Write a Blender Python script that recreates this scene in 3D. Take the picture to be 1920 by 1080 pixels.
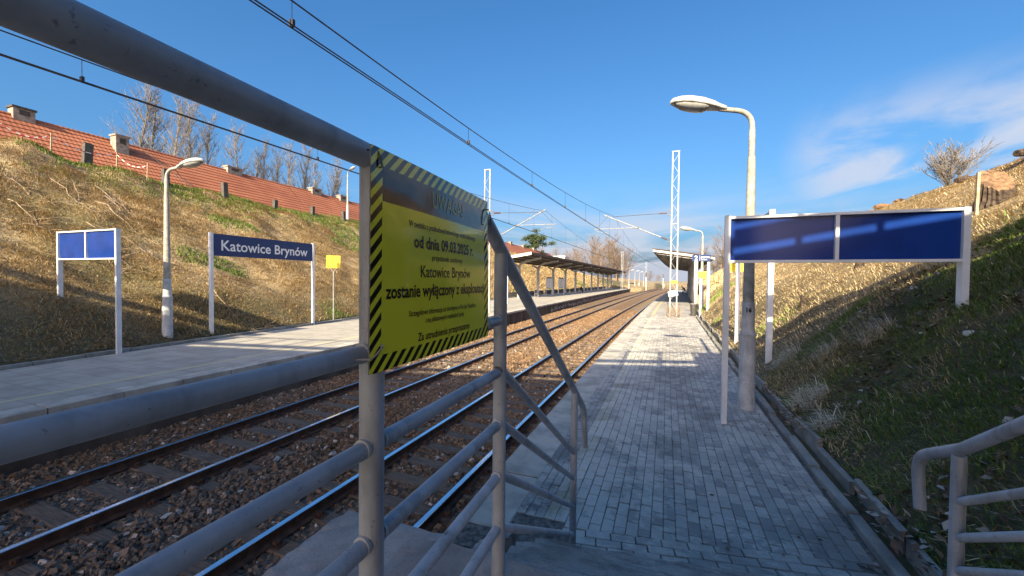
import bpy, bmesh, math, random
import numpy as np
from mathutils import Vector, Matrix

random.seed(7); RNG = np.random.default_rng(11)
for o in list(bpy.data.objects): bpy.data.objects.remove(o)
SC = bpy.context.scene
COL = SC.collection
rad = math.radians

# ------------------------------------------------------------------ camera, sky, sun, exposure
CAM_H = 2.2
YAW, PITCH, ROLL, FPX = rad(19.8945), rad(-1.2138), 0.010, 740.0
cd = bpy.data.cameras.new('camera'); cam = bpy.data.objects.new('camera', cd); COL.objects.link(cam)
cd.sensor_fit = 'HORIZONTAL'; cd.sensor_width = 36.0; cd.lens = 36.0 * FPX / 1920.0
cd.clip_start = 0.02; cd.clip_end = 3000
fw = Vector((-math.sin(YAW) * math.cos(PITCH), math.cos(YAW) * math.cos(PITCH), math.sin(PITCH)))
rt = Vector((math.cos(YAW), math.sin(YAW), 0)); up = rt.cross(fw)
r2 = rt * math.cos(ROLL) + up * math.sin(ROLL); u2 = -rt * math.sin(ROLL) + up * math.cos(ROLL)
cam.matrix_world = Matrix(((r2.x, u2.x, -fw.x, 0), (r2.y, u2.y, -fw.y, 0), (r2.z, u2.z, -fw.z, CAM_H), (0, 0, 0, 1)))
SC.camera = cam

SUN_EL, SUN_AZ = rad(29.0), rad(1.0)
W = bpy.data.worlds.new('World'); SC.world = W; W.use_nodes = True
wn = W.node_tree; wn.nodes.clear()
def wnode(t, **k):
    n = wn.nodes.new(t)
    for a, b in k.items(): setattr(n, a, b)
    return n
sky = wnode('ShaderNodeTexSky', sky_type='NISHITA', sun_disc=False, sun_elevation=SUN_EL, sun_rotation=math.pi - SUN_AZ,
            altitude=300.0, air_density=1.0, dust_density=6.5, ozone_density=3.0)
bg = wnode('ShaderNodeBackground'); out = wnode('ShaderNodeOutputWorld')
bg.inputs['Strength'].default_value = 0.085
# thin high cloud, a noise pattern over the dome, thicker towards the horizon
tc = wnode('ShaderNodeTexCoord'); sep = wnode('ShaderNodeSeparateXYZ')
wn.links.new(tc.outputs['Generated'], sep.inputs[0])
def wmath(op, a, b=None, c=None):
    n = wnode('ShaderNodeMath', operation=op)
    for i, v in enumerate((a, b, c)):
        if v is None: continue
        if isinstance(v, (int, float)): n.inputs[i].default_value = v
        else: wn.links.new(v, n.inputs[i])
    return n.outputs[0]
zc = wmath('MAXIMUM', sep.outputs['Z'], 0.04)
px_ = wmath('DIVIDE', sep.outputs['X'], zc); py_ = wmath('DIVIDE', sep.outputs['Y'], zc)
cmb = wnode('ShaderNodeCombineXYZ'); wn.links.new(px_, cmb.inputs[0]); wn.links.new(py_, cmb.inputs[1])
def cloud_noise(scale, rot, loc, lo, hi, dist=.6):
    mp = wnode('ShaderNodeMapping'); wn.links.new(cmb.outputs[0], mp.inputs[0])
    mp.inputs['Scale'].default_value = scale; mp.inputs['Rotation'].default_value = (0, 0, rot); mp.inputs['Location'].default_value = loc
    ns = wnode('ShaderNodeTexNoise'); ns.inputs['Scale'].default_value = 1.0; ns.inputs['Detail'].default_value = 7; ns.inputs['Roughness'].default_value = 0.55; ns.inputs['Distortion'].default_value = dist
    wn.links.new(mp.outputs[0], ns.inputs['Vector'])
    r = wnode('ShaderNodeMapRange', interpolation_type='SMOOTHSTEP'); r.inputs['From Min'].default_value = lo; r.inputs['From Max'].default_value = hi; wn.links.new(ns.outputs['Fac'], r.inputs['Value']); return r.outputs[0]
def near_dir(d, c0, c1):                                       # how close a direction is to the middle of a cloud bank
    dp = wnode('ShaderNodeVectorMath', operation='DOT_PRODUCT'); wn.links.new(tc.outputs['Generated'], dp.inputs[0]); dp.inputs[1].default_value = d
    r = wnode('ShaderNodeMapRange', interpolation_type='SMOOTHSTEP'); r.inputs['From Min'].default_value = c0; r.inputs['From Max'].default_value = c1; wn.links.new(dp.outputs['Value'], r.inputs['Value']); return r.outputs[0]
elb = wnode('ShaderNodeMapRange', interpolation_type='SMOOTHSTEP'); elb.inputs['From Min'].default_value = 0.37; elb.inputs['From Max'].default_value = 0.25; wn.links.new(sep.outputs['Z'], elb.inputs['Value'])
bank = wmath('MULTIPLY', elb.outputs[0], wmath('MULTIPLY', cloud_noise((1.0, .42, 1), rad(24), (1.3, .4, 0), .38, .60), near_dir((.46, .86, .225), .968, .994)))
el = wnode('ShaderNodeMapRange', interpolation_type='SMOOTHSTEP'); el.inputs['From Min'].default_value = 0.25; el.inputs['From Max'].default_value = 0.10
wn.links.new(sep.outputs['Z'], el.inputs['Value'])
low = wmath('MULTIPLY', cloud_noise((.30, .16, 1), rad(-28), (3.1, 2.2, 0), .33, .58), el.outputs[0])
cf = wmath('MULTIPLY', wmath('MAXIMUM', bank, low), wmath('GREATER_THAN', sep.outputs['Z'], 0.0)); cf = wmath('MULTIPLY', cf, 0.82)
# deep clear-air blue overhead, paler towards the bright horizon
sc_ = wnode('ShaderNodeSeparateColor'); wn.links.new(sky.outputs[0], sc_.inputs[0]); cc_ = wnode('ShaderNodeCombineColor')
for i_, (g_, p_) in enumerate(((.31, 1.42), (.59, 1.12), (.85, 1.0))): wn.links.new(wmath('MULTIPLY', wmath('POWER', sc_.outputs[i_], p_), g_), cc_.inputs[i_])
cp = wnode('ShaderNodeVectorMath', operation='MULTIPLY_ADD'); cp.inputs[1].default_value = (.02, .02, .02); cp.inputs[2].default_value = (1, 1, 1); wn.links.new(cc_.outputs[0], cp.inputs[0])
dv = wnode('ShaderNodeVectorMath', operation='DIVIDE'); wn.links.new(cc_.outputs[0], dv.inputs[0]); wn.links.new(cp.outputs[0], dv.inputs[1])   # soft shoulder for the bright horizon
mixc = wnode('ShaderNodeMix', data_type='RGBA')
wn.links.new(cf, mixc.inputs['Factor']); wn.links.new(dv.outputs[0], mixc.inputs['A']); mixc.inputs['B'].default_value = (2.2, 2.35, 2.75, 1)
wn.links.new(mixc.outputs['Result'], bg.inputs['Color']); wn.links.new(bg.outputs[0], out.inputs[0])

sl = bpy.data.lights.new('sun', 'SUN'); sl.energy = 3.3; sl.angle = rad(0.53); sl.color = (1.0, 0.86, 0.60)
sun = bpy.data.objects.new('sun', sl); COL.objects.link(sun); sun.rotation_euler = (rad(90) - SUN_EL, 0, -SUN_AZ); sun.location = (0, -40, 30)
vs = SC.view_settings; vs.view_transform = 'Standard'; vs.look = 'None'; vs.exposure = 1.87; vs.gamma = 1.0; vs.use_curve_mapping = False
SC.render.engine = 'CYCLES'

# ------------------------------------------------------------------ layout of the place (metres; y along the line, platform top z = 0)
def xN(y): return -3.45 + .0216 * y + .00033 * y * y          # centre of the near track
def xF(y): return -7.25 + .022 * y + .0002 * y * y            # centre of the far track
def xL(y): return -9.45 + .006 * y + .00016 * y * y           # edge of the far platform
def kL(y):                                                    # back kerb of the far platform
    y = np.asarray(y, float)
    q = -13.64 - .1092 * y + .001062 * y * y
    lin = -12.80 + .124 * (y - 110)
    near = -13.64 - .1092 * 2.0 + 0 * y
    return np.where(y > 110, lin, np.where(y < 2, near, q))
def xR(y): return xN(y) + 1.68                                # edge of the near platform
def kR(y): return xN(np.maximum(y, 3.0)) + 5.05               # back kerb of the near platform
def dN(y): return .0216 + .00066 * y
RAIL = -0.72
_P = np.random.default_rng(5).random((256, 256))
def vnoise(x, y):
    x = np.asarray(x, float); y = np.asarray(y, float)
    xi = np.floor(x).astype(int); yi = np.floor(y).astype(int); fx = x - xi; fy = y - yi
    fx = fx * fx * (3 - 2 * fx); fy = fy * fy * (3 - 2 * fy)
    a = _P[xi % 256, yi % 256]; b = _P[(xi + 1) % 256, yi % 256]; c = _P[xi % 256, (yi + 1) % 256]; d = _P[(xi + 1) % 256, (yi + 1) % 256]
    return (a * (1 - fx) + b * fx) * (1 - fy) + (c * (1 - fx) + d * fx) * fy
def fbm(x, y, s=1.0, o=4):
    v = 0; a = .5; t = 0
    for i in range(o): v = v + a * vnoise(x * s + 17.3 * i, y * s + 9.1 * i); t += a; s *= 2.03; a *= .5
    return v / t
def sstep(a, b, x): t = np.clip((np.asarray(x, float) - a) / (b - a), 0, 1); return t * t * (3 - 2 * t)
def toeL(y):
    y = np.asarray(y, float); w = sstep(113, 128, y); return (kL(y) - .16) * (1 - w) + (xF(y) - 2.7) * w
def HL(y): return np.interp(y, [-60, 70, 100, 130, 165, 200, 400], [8.1, 8.1, 7.4, 5.8, 3.0, 1.3, 1.0])
CRL = -28.0
def zleft(x, y):
    x = np.asarray(x, float); y = np.asarray(y, float)
    t0 = toeL(y); t = (t0 - x) / (t0 - CRL); h = HL(y)
    prof = np.where(t < 1, t - .12 * np.exp(-((t - 1) / .12) ** 2) * .5, 1 - .06 * np.exp(-((t - 1) / .12) ** 2))
    z = .03 + h * np.clip(prof, 0, 1)
    far = np.clip((CRL - x) / 40, 0, 1); z = z + far * (8.0 - h) * .9
    amp = np.clip(t * 3, 0, 1)
    z = z + amp * ((fbm(x, y, .35) - .5) * .9 + (fbm(x + 50, y, 1.6, 3) - .5) * .28)
    z = z + .75 * np.exp(-((x + 27.2) / 1.7) ** 2 - ((y - 9.3) / 2.4) ** 2) + .55 * np.exp(-((x + 26.8) / 1.3) ** 2 - ((y - 13.0) / 1.6) ** 2)
    return z
_RD = np.array([0, .25, 1.6, 4.0, 8.6, 9.8, 12, 40, 500]); _RZ = np.array([.16, .34, 1.76, 3.55, 6.20, 6.6, 6.75, 7.2, 9.0])
def zright(x, y):
    x = np.asarray(x, float); y = np.asarray(y, float)
    d = x - (kR(y) + .28); k = np.interp(y, [-60, 60, 110, 160, 500], [1, 1, .8, .55, .5])
    amp = np.clip(d * 1.5, 0, 1)
    return np.interp(d, _RD, _RZ) * k + amp * ((fbm(x + 9, y + 31, .4) - .5) * .55 + (fbm(x, y + 70, 1.7, 3) - .5) * .20)

# ------------------------------------------------------------------ helpers
class MB:
    def __init__(s): s.v = []; s.f = []; s.m = []
    def add(s, vs_, fs, mi=0):
        b = len(s.v); s.v.extend([tuple(p) for p in vs_]); s.f.extend([tuple(i + b for i in f) for f in fs]); s.m.extend([mi] * len(fs)); return s
    def box(s, c, d, rz=0.0, mi=0, rot=None):
        hx, hy, hz = d[0] / 2, d[1] / 2, d[2] / 2
        P = [Vector((x, y, z)) for z in (-hz, hz) for x, y in ((-hx, -hy), (hx, -hy), (hx, hy), (-hx, hy))]
        M = rot if rot is not None else Matrix.Rotation(rz, 3, 'Z'); c = Vector(c)
        return s.add([M @ p + c for p in P], [(3, 2, 1, 0), (4, 5, 6, 7), (0, 1, 5, 4), (1, 2, 6, 5), (2, 3, 7, 6), (3, 0, 4, 7)], mi)
    def bar(s, a, b, w, h, mi=0, upv=(0, 0, 1)):
        a = Vector(a); b = Vector(b); d = b - a; L = d.length; d.normalize(); u = Vector(upv)
        if abs(d.dot(u)) > .98: u = Vector((1, 0, 0))
        r = d.cross(u).normalized(); u = r.cross(d)
        R_ = Matrix((r, d, u)).transposed()
        return s.box((a + b) / 2, (w, L, h), rot=R_, mi=mi)
    def tube(s, pts, r, n=8, mi=0, cap=True):
        pts = [Vector(p) for p in pts]; k = len(pts); rs = r if isinstance(r, (list, tuple)) else [r] * k
        vs_ = []; prev = None
        for i, p in enumerate(pts):
            t = (pts[min(i + 1, k - 1)] - pts[max(i - 1, 0)]).normalized()
            if prev is None:
                u = Vector((0, 0, 1)) if abs(t.z) < .95 else Vector((1, 0, 0)); a = t.cross(u).normalized()
            else: a = (prev - t * prev.dot(t)).normalized()
            prev = a; b = t.cross(a)
            for j in range(n):
                an = 2 * math.pi * j / n; vs_.append(p + a * math.cos(an) * rs[i] + b * math.sin(an) * rs[i])
        fs = [(i * n + j, i * n + (j + 1) % n, (i + 1) * n + (j + 1) % n, (i + 1) * n + j) for i in range(k - 1) for j in range(n)]
        if cap: fs += [tuple(range(n - 1, -1, -1)), tuple((k - 1) * n + j for j in range(n))]
        return s.add(vs_, fs, mi)
    def build(s, name, mats, parent=None, smooth=False, loc=None):
        me = bpy.data.meshes.new(name); me.from_pydata(s.v, [], s.f)
        if not isinstance(mats, (list, tuple)): mats = [mats]
        for m in mats: me.materials.append(m)
        if len(mats) > 1: me.polygons.foreach_set('material_index', s.m)
        me.validate(); me.update()
        if smooth: me.polygons.foreach_set('use_smooth', [True] * len(me.polygons))
        return link(name, me, parent, loc)
def link(name, me, parent=None, loc=None):
    o = bpy.data.objects.new(name, me); COL.objects.link(o)
    if parent is not None: o.parent = parent
    if loc is not None: o.location = loc
    return o
def smooth_by_angle(o, ang=40):
    me = o.data; bm = bmesh.new(); bm.from_mesh(me)
    for f in bm.faces: f.smooth = True
    for e in bm.edges:
        if len(e.link_faces) == 2 and e.calc_face_angle(0) > rad(ang): e.smooth = False
    bm.to_mesh(me); bm.free(); return o
def np_mesh(name, V, Fc, mat, parent=None, attr=None, kind=None, flat=False):
    me = bpy.data.meshes.new(name); n = Fc.shape[1]
    me.vertices.add(len(V)); me.vertices.foreach_set('co', np.ascontiguousarray(V, np.float32).ravel())
    me.loops.add(Fc.size); me.loops.foreach_set('vertex_index', np.ascontiguousarray(Fc, np.int32).ravel())
    me.polygons.add(len(Fc)); me.polygons.foreach_set('loop_start', np.arange(0, Fc.size, n, dtype=np.int32)); 
    if attr is not None:
        a = me.attributes.new('tint', 'FLOAT', 'POINT'); a.data.foreach_set('value', np.ascontiguousarray(attr, np.float32))
    me.materials.append(mat); me.update(calc_edges=True); me.validate()
    if flat: me.shade_flat()
    o = link(name, me, parent)
    if kind: o['kind'] = kind
    return o
def tag(o, label=None, cat=None, group=None, kind=None):
    if label: o['label'] = label
    if cat: o['category'] = cat
    if group: o['group'] = group
    if kind: o['kind'] = kind
    return o
def thing(name, label, cat, loc=(0, 0, 0), rz=0, group=None):
    o = bpy.data.objects.new(name, None); COL.objects.link(o); o.location = loc; o.rotation_euler = (0, 0, rz); o.empty_display_size = .2
    return tag(o, label, cat, group)
def copy_tree(o, parent=None):
    c = o.copy(); COL.objects.link(c)
    if parent is not None: c.parent = parent
    for ch in list(o.children): copy_tree(ch, c)
    return c

# ------------------------------------------------------------------ materials
def S(r, g, b):                                               # sRGB 0-255 to linear
    f = lambda c: (c / 255 / 12.92) if c / 255 <= .04045 else ((c / 255 + .055) / 1.055) ** 2.4
    return (f(r), f(g), f(b), 1)
class Mat:
    def __init__(s, name, rough=.6, metal=0.0, spec=.5):
        s.m = bpy.data.materials.new(name); s.m.use_nodes = True; s.t = s.m.node_tree; s.b = s.t.nodes['Principled BSDF']
        s.b.inputs['Roughness'].default_value = rough; s.b.inputs['Metallic'].default_value = metal; s.b.inputs['Specular IOR Level'].default_value = spec
        s._pos = None
    def n(s, t, **k):
        x = s.t.nodes.new(t)
        for a, b in k.items(): setattr(x, a, b)
        return x
    def l(s, a, b): s.t.links.new(a, b)
    def pos(s):
        if s._pos is None: s._pos = s.n('ShaderNodeNewGeometry')
        return s._pos.outputs['Position']
    def obj(s): return s.n('ShaderNodeTexCoord').outputs['Object']
    def noise(s, scale, detail=4, rough=.55, vec=None, stretch=None, dist=0):
        v = vec if vec is not None else s.pos()
        if stretch: mp_ = s.n('ShaderNodeMapping'); mp_.inputs['Scale'].default_value = stretch; s.l(v, mp_.inputs[0]); v = mp_.outputs[0]
        x = s.n('ShaderNodeTexNoise'); x.inputs['Scale'].default_value = scale; x.inputs['Detail'].default_value = detail; x.inputs['Roughness'].default_value = rough; x.inputs['Distortion'].default_value = dist
        s.l(v, x.inputs['Vector']); return x.outputs['Fac']
    def rng(s, v, a, b, c=0, d=1):
        x = s.n('ShaderNodeMapRange', interpolation_type='SMOOTHSTEP')
        for i, k in zip(('From Min', 'From Max', 'To Min', 'To Max'), (a, b, c, d)): x.inputs[i].default_value = k
        s.l(v, x.inputs['Value']); return x.outputs[0]
    def math(s, op, a, b=None):
        x = s.n('ShaderNodeMath', operation=op)
        for i, v in enumerate((a, b)):
            if v is None: continue
            if isinstance(v, (int, float)): x.inputs[i].default_value = v
            else: s.l(v, x.inputs[i])
        return x.outputs[0]
    def mix(s, f, a, b, blend='MIX'):
        x = s.n('ShaderNodeMix', data_type='RGBA', blend_type=blend)
        for k, v in (('Factor', f), ('A', a), ('B', b)):
            i = [q for q in x.inputs if q.name == k and (q.type == 'RGBA' or k == 'Factor' and q.type == 'VALUE')][0]
            if isinstance(v, (tuple, list)): i.default_value = v
            elif isinstance(v, (int, float)): i.default_value = v
            else: s.l(v, i)
        return [q for q in x.outputs if q.type == 'RGBA'][0]
    def col(s, v):
        if isinstance(v, tuple): s.b.inputs['Base Color'].default_value = v
        else: s.l(v, s.b.inputs['Base Color'])
        return s
    def bump(s, h, strength=.3, dist=.02):
        x = s.n('ShaderNodeBump'); x.inputs['Strength'].default_value = strength; x.inputs['Distance'].default_value = dist
        s.l(h, x.inputs['Height']); s.l(x.outputs[0], s.b.inputs['Normal']); return s
    def rough(s, v): s.l(v, s.b.inputs['Roughness']); return s
def plain(name, c, rough=.6, metal=0, var=.12, scale=6, bump=.0, spec=.5):
    m = Mat(name, rough, metal, spec)
    dark = tuple(x * (1 - var * 2) for x in c[:3]) + (1,); lite = tuple(min(1, x * (1 + var)) for x in c[:3]) + (1,)
    m.col(m.mix(m.rng(m.noise(scale, 5, .6), .3, .7), dark, lite))
    if bump: m.bump(m.noise(scale * 9, 4, .6), bump, .01)
    return m.m
def painted(name, c, rust=.5, rough=.38, rs=14.0, thr=.66):
    m = Mat(name, rough)
    a = m.noise(5, 6, .65); g = m.noise(rs, 6, .7); g2 = m.noise(rs * 3.3, 3, .6); sp_1 = m.noise(95, 3, .6); dr = m.noise(9, 5, .65, stretch=(1, 1, .18))
    base = m.mix(m.rng(a, .3, .7), tuple(x * .74 for x in c[:3]) + (1,), tuple(min(1, x * 1.10) for x in c[:3]) + (1,))
    base = m.mix(m.math('MULTIPLY', m.rng(dr, .48, .70), .62), base, tuple(x * .40 for x in c[:3]) + (1,))      # grime runs
    base = m.mix(m.math('MULTIPLY', m.rng(sp_1, .64, .72), .5), base, (.06, .05, .045, 1))                     # pits and specks
    rustc = m.mix(m.rng(g2, .35, .65), (.05, .026, .016, 1), (.16, .075, .035, 1))
    f = m.math('MULTIPLY', m.rng(g, thr, thr + .06), rust)
    m.col(m.mix(f, base, rustc)); m.rough(m.math('ADD', m.math('MULTIPLY', f, .45), m.rng(a, .3, .7, rough, rough + .16)))
    m.bump(m.math('ADD', m.math('MULTIPLY', f, -.6), m.math('ADD', m.math('MULTIPLY', m.noise(60, 4, .6), .3), m.math('MULTIPLY', m.noise(14, 3, .5), .5))), .4, .005)
    return m.m
M = {}
M['rail_paint'] = painted('rail_paint', (.37, .435, .495), .9, .38, 11, .70)
M['rail_paint_worn_skylit'] = painted('rail_paint_worn_skylit', (.47, .525, .565), .9, .42, 9, .60)  # more rust; lighter tone paints sky light onto the lower rails
M['white_metal'] = plain('white_metal', (.72, .74, .76), .4, 0, .06, 3)
M['galv'] = plain('galv', (.30, .31, .32), .5, .2, .15, 6)
M['blue_panel'] = plain('blue_panel', (.010, .040, .22), .14, 0, .08, 2)
M['blue_sign'] = plain('blue_sign', (.009, .034, .135), .3, 0, .05, 2)
M['white_print'] = plain('white_print', (.80, .80, .80), .5, 0, .02, 2)
M['black_print'] = plain('black_print', (.012, .011, .012), .22, 0, .05, 3)
M['yellow_plate'] = plain('yellow_plate', (.80, .60, .045), .45, 0, .06, 3)
M['concrete_pole'] = plain('concrete_pole', (.37, .355, .31), .75, 0, .14, 9, .2)
M['pole_grey'] = painted('pole_grey', (.52, .55, .57), .7, .5, 9, .68)
M['lamp_white'] = plain('lamp_white', (.50, .49, .46), .45, 0, .15, 8)
M['lamp_glass'] = plain('lamp_glass', (.34, .35, .34), .18, 0, .1, 8)
M['wire'] = plain('wire', (.05, .042, .04), .5, .3, .1, 3)
M['steel_dark'] = plain('steel_dark', (.10, .095, .09), .5, .4, .15, 5)
M['porcelain'] = plain('porcelain', (.10, .045, .03), .25)
M['tie_plastic'] = plain('tie_plastic', (.35, .37, .38), .35)
M['tie_black'] = plain('tie_black', (.02, .02, .02), .4)
M['mast_white'] = plain('mast_white', (.34, .36, .36), .5, 0, .1, 4)
M['canopy_under'] = plain('canopy_under', (.075, .052, .042), .75, 0, .2, 2)
M['canopy_top'] = plain('canopy_top', (.09, .06, .055), .8, 0, .2, 2)
M['fascia'] = plain('fascia', (.70, .69, .66), .6, 0, .1, 1.5)
M['column'] = plain('column', (.42, .41, .40), .6, 0, .15, 3)
M['panel_grey'] = plain('panel_grey', (.30, .34, .36), .5, 0, .1, 1.5)
M['poster'] = plain('poster', (.62, .64, .64), .3, 0, .15, 6)
M['bench_wood'] = plain('bench_wood', (.20, .16, .13), .6)
M['cloth_black'] = plain('cloth_black', (.012, .013, .016), .9)
M['cloth_navy'] = plain('cloth_navy', (.02, .024, .034), .9)
M['skin'] = plain('skin', (.45, .27, .19), .6)
M['hair'] = plain('hair', (.03, .02, .015), .7)
M['wood_stake'] = plain('wood_stake', (.48, .36, .24), .8, 0, .2, 12)
M['brick_chim'] = plain('brick_chim', (.30, .265, .225), .85, 0, .2, 4, .4)
M['chim_dark'] = plain('chim_dark', (.07, .065, .06), .85, 0, .2, 4)
M['wall_plaster'] = plain('wall_plaster', (.42, .34, .27), .85, 0, .12, 2)
M['window_glass'] = plain('window_glass', (.03, .04, .05), .1)
M['white_wall'] = plain('white_wall', (.72, .72, .70), .8, 0, .08, 1)
M['tape_red'] = plain('tape_red', (.55, .05, .04), .4)
M['tape_white'] = plain('tape_white', (.8, .78, .75), .4)
M['twig'] = plain('twig', (.33, .25, .165), .85, 0, .2, 9)
def mk_concrete(name, c, scale=3.0, speck=.5, bump=.5):
    m = Mat(name, .88); a = m.noise(scale, 6, .62); b = m.noise(scale * 24, 3, .7); g = m.noise(scale * .35, 3, .5)
    k = m.mix(m.rng(a, .28, .72), tuple(x * .62 for x in c) + (1,), tuple(x * 1.15 for x in c) + (1,))
    k = m.mix(m.math('MULTIPLY', m.rng(b, .55, .75), speck), k, tuple(x * .45 for x in c) + (1,))
    k = m.mix(m.math('MULTIPLY', m.rng(g, .55, .75), .45), k, (.10, .105, .075, 1))
    m.col(k); m.bump(m.math('ADD', a, m.math('MULTIPLY', b, .5)), bump, .012); return m.m
M['concrete'] = mk_concrete('concrete', (.30, .29, .265))
M['concrete_edge'] = mk_concrete('concrete_edge', (.48, .45, .39), 2.2, .3, .35)
def mk_step():
    m = Mat('concrete_step', .9); a = m.noise(4, 6, .65); st = m.noise(1.0, 6, .7, stretch=(1.6, 26, 26)); b = m.noise(90, 3, .7)
    k = m.mix(m.rng(a, .28, .72), (.33, .32, .295, 1), (.56, .54, .50, 1)); k = m.mix(m.math('MULTIPLY', m.rng(st, .48, .62), .6), k, (.19, .16, .135, 1)); k = m.mix(m.math('MULTIPLY', m.rng(b, .55, .75), .6), k, (.10, .095, .085, 1))
    m.col(k); m.bump(m.math('ADD', m.math('MULTIPLY', st, -1.0), m.math('ADD', a, b)), .9, .02); return m.m
M['concrete_slab'] = mk_concrete('concrete_slab', (.36, .35, .33), 3.5, .8, .8)
M['concrete_dark'] = mk_concrete('concrete_dark', (.17, .155, .135), 2.0)
M['concrete_step'] = mk_step()
M['concrete_void_shade'] = plain('concrete_void_shade', (.045, .04, .035), .95, 0, .25, 6, .5)  # near-black colour stands in for the shade inside the trench
M['post_stone'] = mk_concrete('post_stone', (.09, .085, .075), 5.0)
M['asphalt'] = mk_concrete('asphalt', (.33, .305, .27), 1.3, .35, .3)
def mk_platform_wall():
    m = Mat('platform_wall', .9); v = m.noise(1.0, 5, .6, stretch=(1.4, 1.4, .25)); g = m.noise(.55, 2, .5); s_ = m.noise(3.2, 3, .5, stretch=(1, 2.2, 1.6), dist=1.6)
    base = m.mix(m.rng(v, .3, .7), (.045, .035, .028, 1), (.13, .105, .085, 1))
    m.col(base); m.bump(m.noise(12, 4), .4, .02); return m.m
M['platform_wall'] = mk_platform_wall()
M['graffiti'] = plain('graffiti', (.50, .52, .58), .7, 0, .3, 2)
def mk_paver(name, c1, c2, smear=.5):
    m = Mat(name, .82)
    geo = m.n('ShaderNodeNewGeometry'); oi = m.n('ShaderNodeObjectInfo')
    r = m.math('FRACT', m.math('ADD', geo.outputs['Random Per Island'], oi.outputs['Random']))
    base = m.mix(r, c1, c2)
    a = m.noise(55, 4, .7); base = m.mix(m.math('MULTIPLY', m.rng(a, .5, .75), .5), base, tuple(x * .55 for x in c1[:3]) + (1,))
    sm = m.noise(2.3, 6, .68, dist=.6); sm2 = m.noise(16, 4, .7)
    spx = m.n('ShaderNodeSeparateXYZ'); m.l(m.pos(), spx.inputs[0])
    film = m.rng(spx.outputs['X'], .5, -.7, 0, .16)            # cement film washed out along the warning strip
    f = m.math('MULTIPLY', m.rng(m.math('ADD', m.math('ADD', sm, film), m.math('MULTIPLY', m.math('SUBTRACT', sm2, .5), .45)), .50, .64), smear)
    base = m.mix(f, base, (.55, .525, .47, 1))
    st_ = m.noise(.8, 5, .7, dist=.8); base = m.mix(m.math('MULTIPLY', m.rng(st_, .46, .66), .65), base, tuple(x * .5 for x in c1[:3]) + (1,))
    m.col(base); m.bump(m.noise(70, 4, .7), .6, .005); return m.m
M['paver'] = mk_paver('paver', (.265, .255, .24, 1), (.47, .445, .405, 1), .75)
M['paver_dark'] = mk_paver('paver_dark', (.15, .15, .155, 1), (.22, .215, .21, 1), .7)
M['paver_yellow'] = mk_paver('paver_yellow', (.40, .355, .21, 1), (.46, .42, .28, 1), .95)
M['joint'] = plain('joint', (.15, .14, .125), .95, 0, .35, 20, .4)
def mk_far_paving():
    m = Mat('far_paving', .85)
    at = m.n('ShaderNodeAttribute', attribute_name='off', attribute_type='GEOMETRY')
    sp = m.n('ShaderNodeSeparateXYZ'); m.l(m.pos(), sp.inputs[0])
    cb = m.n('ShaderNodeCombineXYZ'); m.l(sp.outputs['Y'], cb.inputs[0]); m.l(at.outputs['Fac'], cb.inputs[1])
    br = m.n('ShaderNodeTexBrick'); br.offset = .5; m.l(cb.outputs[0], br.inputs['Vector'])
    br.inputs['Scale'].default_value = 1; br.inputs['Brick Width'].default_value = .208; br.inputs['Row Height'].default_value = .104; br.inputs['Mortar Size'].default_value = .007
    br.inputs['Color1'].default_value = (.28, .265, .24, 1); br.inputs['Color2'].default_value = (.40, .38, .34, 1); br.inputs['Mortar'].default_value = (.17, .155, .13, 1)
    y0 = m.rng(at.outputs['Fac'], 2.42, 2.44); y1 = m.rng(at.outputs['Fac'], 2.62, 2.64, 1, 0)
    k = m.mix(m.math('MULTIPLY', y0, y1), br.outputs['Color'], (.48, .42, .23, 1))
    sm = m.rng(m.noise(1.4, 6, .65), .45, .65); k = m.mix(m.math('MULTIPLY', sm, .6), k, (.50, .475, .42, 1))
    m.col(k); return m.m
M['far_paving'] = mk_far_paving()
def mk_left_paving():
    m = Mat('left_paving', .88)
    at = m.n('ShaderNodeAttribute', attribute_name='off', attribute_type='GEOMETRY')
    a = m.noise(1.6, 6, .65); b = m.noise(40, 3, .7)
    k = m.mix(m.rng(a, .3, .7), (.34, .315, .27, 1), (.47, .435, .37, 1)); k = m.mix(m.math('MULTIPLY', m.rng(b, .5, .8), .4), k, (.24, .22, .19, 1))
    sp = m.n('ShaderNodeSeparateXYZ'); m.l(m.pos(), sp.inputs[0]); cb = m.n('ShaderNodeCombineXYZ'); m.l(sp.outputs['Y'], cb.inputs[0]); m.l(at.outputs['Fac'], cb.inputs[1])
    br = m.n('ShaderNodeTexBrick'); br.offset = 0; m.l(cb.outputs[0], br.inputs['Vector'])
    br.inputs['Scale'].default_value = 1; br.inputs['Brick Width'].default_value = .5; br.inputs['Row Height'].default_value = .5; br.inputs['Mortar Size'].default_value = .008
    br.inputs['Color1'].default_value = (1, 1, 1, 1); br.inputs['Color2'].default_value = (.9, .9, .9, 1); br.inputs['Mortar'].default_value = (.6, .58, .55, 1)
    k = m.mix(1.0, k, br.outputs['Color'], 'MULTIPLY')
    wear = m.rng(m.noise(9, 5, .7), .30, .5, 1, .5)
    y0 = m.rng(at.outputs['Fac'], 1.05, 1.06); y1 = m.rng(at.outputs['Fac'], 1.21, 1.22, 1, 0)
    k = m.mix(m.math('MULTIPLY', m.math('MULTIPLY', y0, y1), wear), k, (.62, .54, .27, 1))
    m.col(k); m.bump(m.noise(30, 4), .25, .01); return m.m
M['left_paving'] = mk_left_paving()
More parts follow.
